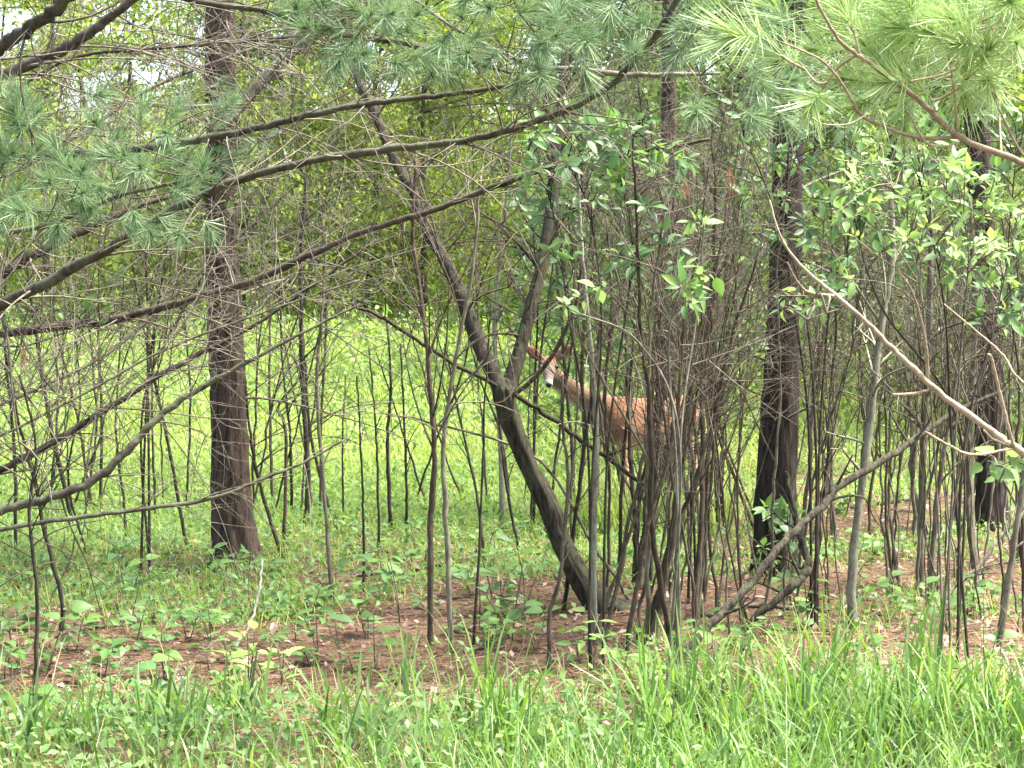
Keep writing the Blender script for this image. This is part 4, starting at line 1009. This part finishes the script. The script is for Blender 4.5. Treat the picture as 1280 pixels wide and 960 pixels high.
def cover_mask(x, y):
    base = np.clip((y - 10.5) / 4.0, 0, 1) * np.where(x > 0.09 * y, 0.35, 1.0) + np.clip((8.9 - y) / 1.2, 0, 1) * 0.9
    left = np.where((x < -0.1 * y) & (y > 10.3), 0.30, 0.0)
    return np.clip(base + left + 0.32 * patch(x, y, 1.7, 0.5) + 0.06, 0.03, 1)
x, y = frus(60000, 7.5, 19.5, 1.2); k = rg.uniform(0, 1, len(x)) < cover_mask(x, y); x, y = x[k], y[k]
v, f = scatter_leaves(np.stack([x, y, ground_z(x, y) + rg.uniform(0.015, 0.13, len(x))], -1), rg.uniform(0.025, 0.065, len(x)), rg, (0.35, 1.0))
stuff("ground_cover", v, None, f, "cover_leaf", "low green weeds creeping over the forest floor", "weeds")
x, y = frus(42000, 8.2, 19.5, 1.2); k = rg.uniform(0, 1, len(x)) < cover_mask(x, y) ** 1.3; x, y = x[k], y[k]; n = len(x)
x = x + rg.normal(0, 0.02, n)
v, q = blades(np.stack([x, y, ground_z(x, y) - 0.005], -1), rg.uniform(0.08, 0.26, n), rg.uniform(0.003, 0.007, n), rg.uniform(0, 6.28, n), rg.uniform(0, 0.5, n), rg.uniform(0.2, 1.5, n), 3, rg)
stuff("sparse_grass", v, q, None, "meadow_grass", "sparse short grass sprouting through the needle litter", "grass")

# clearing behind the trees
def thin_right(x, y):
    """the wood's floor stays mostly bare to the right of the clearing"""
    side = np.clip((x / y - 0.07) / 0.05, 0, 1) * np.clip((26 - y) / 5, 0, 1)
    keep = 1 - side * np.clip(0.86 - 0.45 * patch(x, y, 1.4, 2.2), 0.3, 1)
    return rg.uniform(0, 1, len(x)) < keep
x, y = frus(105000, 15.0, 46.0, 1.3, 1.25); k = thin_right(x, y); x, y = x[k], y[k]; n = len(x)
h = rg.uniform(0.12, 0.36, n) * (1 + 0.35 * patch(x, y, 0.9, 2.0)).clip(0.5, 1.7) * np.clip((y - 13.5) / 5, 0.35, 1)
v, q = blades(np.stack([x, y, ground_z(x, y) - 0.01], -1), h, rg.uniform(0.007, 0.014, n) * np.clip(y / 20, 0.8, 1.8), rg.uniform(0, 6.28, n), rg.uniform(0, 0.5, n), rg.uniform(0.3, 1.6, n), 3, rg)
stuff("meadow_grass", v, q, None, "meadow_grass", "sunlit yellow green grass filling the clearing behind the trees", "grass")
x, y = frus(66000, 15.5, 48.0, 1.3, 1.2); k = thin_right(x, y); x, y = x[k], y[k]; n = len(x)
hh = np.clip(0.22 + 0.20 * patch(x, y, 0.7, 4.0), 0.04, 0.6) * np.clip((y - 13) / 8, 0.2, 1.6)
v, f = scatter_leaves(np.stack([x, y, ground_z(x, y) + rg.uniform(0.1, 1, n) * hh], -1), rg.uniform(0.05, 0.10, n) * np.clip(y / 22, 0.7, 1.6), rg, (0.1, 1.0))
stuff("meadow_weeds", v, None, f, "meadow_leaf", "leafy yellow green weeds among the clearing grass", "weeds")

# undergrowth at the far side of the clearing
pts = []
for _ in range(210):
    y0 = rg.uniform(24, 50); x0 = rg.uniform(-1, 1) * (0.3 * y0 + 1)
    if x0 < 0.03 * y0: y0 = 34 + (y0 - 24) * 0.62
    R = rg.uniform(0.5, 1.6); H = rg.uniform(0.5, 2.0) + (2.2 * rg.uniform(0, 1) if y0 > 33 else 0); n = int(260 * R * H) + 80
    a = rg.normal(size=(n, 3)); a /= np.linalg.norm(a, axis=1)[:, None]; a *= rg.uniform(0.55, 1, n)[:, None] ** 0.5
    pts.append(np.stack([x0 + a[:, 0] * R, y0 + a[:, 1] * R, ground_z(x0, y0) + H * 0.5 + a[:, 2] * H * 0.6], -1))
pts = np.vstack(pts)
v, f = scatter_leaves(pts, rg.uniform(0.07, 0.14, len(pts)), rg, (-0.2, 1.0))
stuff("undergrowth", v, None, f, "far_leaf", "mass of leafy undergrowth along the far side of the clearing", "undergrowth")

# shaded leafy growth among the stems to the right of the clearing
pts = []
for _ in range(150):
    y0 = rg.uniform(18.5, 30); x0 = rg.uniform(0.02, 0.30) * y0; R = rg.uniform(0.3, 0.9); H = rg.uniform(0.4, 3.4); n = int(110 * R * H) + 30
    a = rg.normal(size=(n, 3)); a /= np.linalg.norm(a, axis=1)[:, None]; a *= rg.uniform(0.2, 1, n)[:, None] ** 0.5
    zc = H * rg.uniform(0.4, 1.0)
    pts.append(np.stack([x0 + a[:, 0] * R, y0 + a[:, 1] * R, np.maximum(ground_z(x0, y0) + 0.06, ground_z(x0, y0) + zc + a[:, 2] * min(zc, 0.9))], -1))
pts = np.vstack(pts)
v, f = scatter_leaves(pts, rg.uniform(0.06, 0.11, len(pts)), rg, (0.0, 1.0))
stuff("shaded_undergrowth", v, None, f, "shaded_far_leaf", "shaded leafy undergrowth between the stems behind black pine and deer", "undergrowth")

# trees beyond the clearing
def far_tree(x, y, h, R, z0, nleaf, dark, label, group, seed, tw=0.10):
    r = np.random.default_rng(seed)
    b0 = np.array([x, y, float(ground_z(x, y))])
    root = thing("broadleaf_tree", b0, label, "tree", group)
    c = catmull([b0 - (0, 0, 0.1), b0 + (r.normal(0, 0.15), 0, h * 0.4), b0 + (r.normal(0, 0.3), r.normal(0, 0.2), h * 0.95)], 26)
    mb = MB(); mb.tube(c, np.linspace(tw, tw * 0.25, 26), 9); link("trunk", mb.mesh("trunk", True, b0), "brown_stem" if seed % 2 else "fork_bark", root)
    cl = []; lm = MB()
    for k in range(14):
        i = r.integers(int(26 * z0 / h), 25); a = r.uniform(0, 6.28)
        d = np.array([math.cos(a), math.sin(a), r.uniform(0.0, 0.7)]); ln = R * r.uniform(0.5, 1.0)
        w = wander(r, c[i], d, ln, 8, 0.25)
        lm.tube(w, np.linspace(tw * 0.35, 0.01, 8), 5)
        for t in (4, 6, 7): cl.append((w[t], R * r.uniform(0.2, 0.38)))
    link("limbs", lm.mesh("limbs", True, b0), "brown_stem", root)["kind"] = "stuff"
    per = nleaf // len(cl); P_ = []
    for (p, rr) in cl:
        a = r.normal(size=(per, 3)); a /= np.linalg.norm(a, axis=1)[:, None]; a *= (r.uniform(0.1, 1, per) ** 0.45)[:, None] * rr
        P_.append(p + a * np.array([1.1, 1.1, 0.7]))
    P_ = np.vstack(P_)
    v, f = scatter_leaves(P_, r.uniform(0.08, 0.15, len(P_)), r, (-0.1, 1.0))
    link("crown", make_mesh("crown", v - b0, np.zeros((0, 4), int), f), "shaded_far_leaf" if dark else "far_leaf", root)

rt = np.random.default_rng(1000)
kk = 0
for y0, n in ((24, 5), (29, 7), (35, 10), (42, 14), (49, 17)):
    for i in range(n):
        x0 = ((i + rt.uniform(0.15, 0.85)) / n * 2 - 1) * (0.27 * y0 + 1.0)
        if y0 < 33 and x0 < 0.02 * y0: continue
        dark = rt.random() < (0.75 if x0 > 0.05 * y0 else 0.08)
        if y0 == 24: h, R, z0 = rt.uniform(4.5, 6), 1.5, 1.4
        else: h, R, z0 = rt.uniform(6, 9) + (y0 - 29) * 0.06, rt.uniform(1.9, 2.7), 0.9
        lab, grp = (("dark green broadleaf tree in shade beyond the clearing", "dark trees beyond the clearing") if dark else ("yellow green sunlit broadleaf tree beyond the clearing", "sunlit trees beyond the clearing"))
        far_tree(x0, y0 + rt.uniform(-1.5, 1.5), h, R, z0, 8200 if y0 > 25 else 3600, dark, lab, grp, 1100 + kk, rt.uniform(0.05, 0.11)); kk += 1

# ------------------------------------------------------------------ verge grass in front
def verge(x, y):
    edge = 8.25 + 0.18 * np.sin(x * 2.1) + 0.15 * np.sin(x * 5.3 + 1) + 0.10 * np.sin(x * 11.0) + 0.22 * np.clip(x / 1.2, -1.6, 1) - 0.22 * np.clip((-x - 0.2) / 0.6, 0, 1)
    return np.clip((edge - y) / 0.9, 0, 1)
x, y = frus(22000, 5.6, 9.6, 1.35); k = rg.uniform(0, 1, len(x)) < verge(x, y) ** 1.6; x, y = x[k], y[k]; n = len(x)
tall = np.clip(0.75 + 0.25 * patch(x, y, 1.9, 1.0) + 0.12 * np.clip(x, -1.5, 1.5), 0.45, 1.3)
h = (0.12 + 0.40 * rg.uniform(0, 1, n) ** 1.5) * tall
v, q = blades(np.stack([x, y, ground_z(x, y) - 0.01], -1), h, rg.uniform(0.003, 0.010, n), rg.uniform(0, 6.28, n), rg.uniform(0, 0.5, n), rg.uniform(0.1, 2.2, n) * rg.uniform(0.3, 1, n), 4, rg)
stuff("verge_grass", v, q, None, "lit_grass", "bright green grass along the verge in front of the wood", "grass")
x, y = frus(15000, 6.0, 9.4, 1.3); k = rg.uniform(0, 1, len(x)) < verge(x, y) * (0.5 + 0.4 * patch(x, y, 2.6, 3)); x, y = x[k], y[k]; n = len(x)
v, f = scatter_leaves(np.stack([x, y, ground_z(x, y) + rg.uniform(0.03, 0.24, n)], -1), rg.uniform(0.025, 0.055, n), rg, (0.2, 1.0))
stuff("verge_weeds", v, None, f, "bright_leaf", "small broad leaved weeds mixed into the verge grass", "weeds")

x, y = frus(1700, 6.2, 9.2, 1.3); k = rg.uniform(0, 1, len(x)) < verge(x, y) * np.clip(0.45 + 0.28 * x + 0.35 * patch(x, y, 2.2, 5), 0.08, 1); x, y = x[k], y[k]; n = len(x)
v, q = blades(np.stack([x, y, ground_z(x, y) - 0.01], -1), rg.uniform(0.30, 0.58, n), rg.uniform(0.006, 0.014, n), rg.uniform(0, 6.28, n), rg.uniform(0.0, 0.4, n), rg.uniform(0.1, 1, n) ** 2 * 2.6, 6, rg)
stuff("long_grass", v, q, None, "lit_grass", "long arching grass blades rising over the verge", "grass")
x, y = frus(1500, 6.2, 9.6, 1.3); n = len(x)
v, q = blades(np.stack([x, y, ground_z(x, y) - 0.005], -1), rg.uniform(0.12, 0.4, n), rg.uniform(0.002, 0.005, n), rg.uniform(0, 6.28, n), rg.uniform(0.2, 1.4, n), rg.uniform(0.0, 1.2, n), 3, rg)
stuff("dead_straw", v, q, None, "straw", "bleached dry straw caught in the verge grass", "grass")

def tussock(px, py, n, h, label, group, seed, wd=(0.008, 0.016)):
    r = np.random.default_rng(seed); b0 = G(px, py)
    base = np.stack([r.normal(0, 0.035, n), r.normal(0, 0.035, n), np.full(n, -0.02)], -1)
    v, q = blades(base, h * r.uniform(0.55, 1.05, n), r.uniform(*wd, n), r.uniform(0, 6.28, n), r.uniform(0.02, 0.30, n), r.uniform(0.05, 1.5, n) ** 1.6, 4, r)
    root = thing("grass_tussock", b0, label, "grass", group)
    link("blades", make_mesh("blades", v, q, np.zeros((0, 3), int)), "lit_grass", root)
for k, (a, b, n, h, lab, grp) in enumerate([
    (1035, 900, 46, 0.62, "tall dense grass tussock in front of the pale lichened stem", None),
    (1112, 915, 20, 0.64, "tussock with upright broad blades below the stout grey green stem", None),
    (1165, 905, 22, 0.60, "tussock with outward slanting blades below the slim dark pine", None),
    (515, 880, 16, 0.42, "upright grass tussock in front of the twin stems", None),
    (460, 935, 22, 0.48, "slanting grass tussock on verge before the straight grey brown stem", None),
    (220, 930, 20, 0.42, "drooping pale grass tussock on verge before the shaggy pine", None),
    (640, 930, 26, 0.44, "curved grass tussock on the verge before the reddish brown stem", None),
    (798, 930, 20, 0.55, "tall spiky grass tussock on verge before the thick dark bush", None),
    (985, 915, 24, 0.48, "grass tussock arching on verge before the elbow branch", None),
    (930, 920, 24, 0.46, "grass tussock on verge before the grey thicket foot", None),
    (1235, 920, 26, 0.5, "grass tussock on the verge under the broad drooping leaves", None),
    (30, 945, 26, 0.42, "arching grass tussock on verge beneath the sweeping limbs' base", None)]):
    tussock(a, b, n, h, lab, grp, 1300 + k)
for k, (a, b) in enumerate([(716, 668), (745, 660), (768, 672), (790, 664), (815, 668), (840, 662), (868, 668), (895, 660), (690, 660)]):
    r = np.random.default_rng(1330 + k); b0 = G(a, b); n = 60
    v, q = blades(np.stack([r.normal(0, 0.09, n), r.normal(0, 0.06, n), np.full(n, -0.02)], -1), r.uniform(0.25, 0.58, n), r.uniform(0.008, 0.014, n), r.uniform(0, 6.28, n), r.uniform(0.02, 0.35, n), r.uniform(0.05, 1.5, n), 4, r)
    root = thing("grass_tussock", b0, "yellow green grass tussock in front of the deer's legs", "grass", "tussocks in front of the deer's legs")
    link("blades", make_mesh("blades", v, q, np.zeros((0, 3), int)), "meadow_grass", root)
for k in range(26):
    r = np.random.default_rng(1380 + k); a = r.uniform(560, 1300) if k < 19 else r.uniform(-20, 560)
    tussock(a, r.uniform(905, 960), int(r.integers(16, 34)), r.uniform(0.40, 0.60) if a > 560 else r.uniform(0.3, 0.42), "loose tussock of broad arching blades within the verge grass", "loose tussocks in the verge", 1380 + k)
# flowering grass heads
for k, (a, b, h, lab) in enumerate([(118, 935, 0.36, "pale grass seed head over bare litter beneath sweeping limbs"), (215, 945, 0.34, "pale grass seed head beside the drooping tussock"), (830, 945, 0.46, "pale grass seed head beside the tall spiky tussock"), (1240, 935, 0.62, "tall grass seed head under the broad drooping leaves"), (880, 950, 0.40, "pale grass seed head before the grey thicket foot")]):
    r = np.random.default_rng(1350 + k); b0 = G(a, b)
    root = thing("seed_grass", b0, lab, "grass")
    c = wander(r, np.zeros(3), (r.normal(0, 0.15), r.normal(0, 0.15), 1), h, 9, 0.08)
    mb = MB(); mb.tube(c, np.linspace(0.0022, 0.0012, 9), 4); link("stalk", mb.mesh("stalk"), "lit_grass", root)
    tb = MB()
    t = r.uniform(0.62, 1.0, 34); pos = np.stack([np.interp(t, np.linspace(0, 1, 9), c[:, q_]) for q_ in range(3)], -1) + r.normal(0, 0.010, (34, 3))
    v, f = scatter_leaves(pos, r.uniform(0.012, 0.02, 34), r, (-0.3, 1)); tb.raw(v, None, f)
    o = link("seed_head", tb.mesh("seed_head"), "seed_head", root); o["kind"] = "stuff"
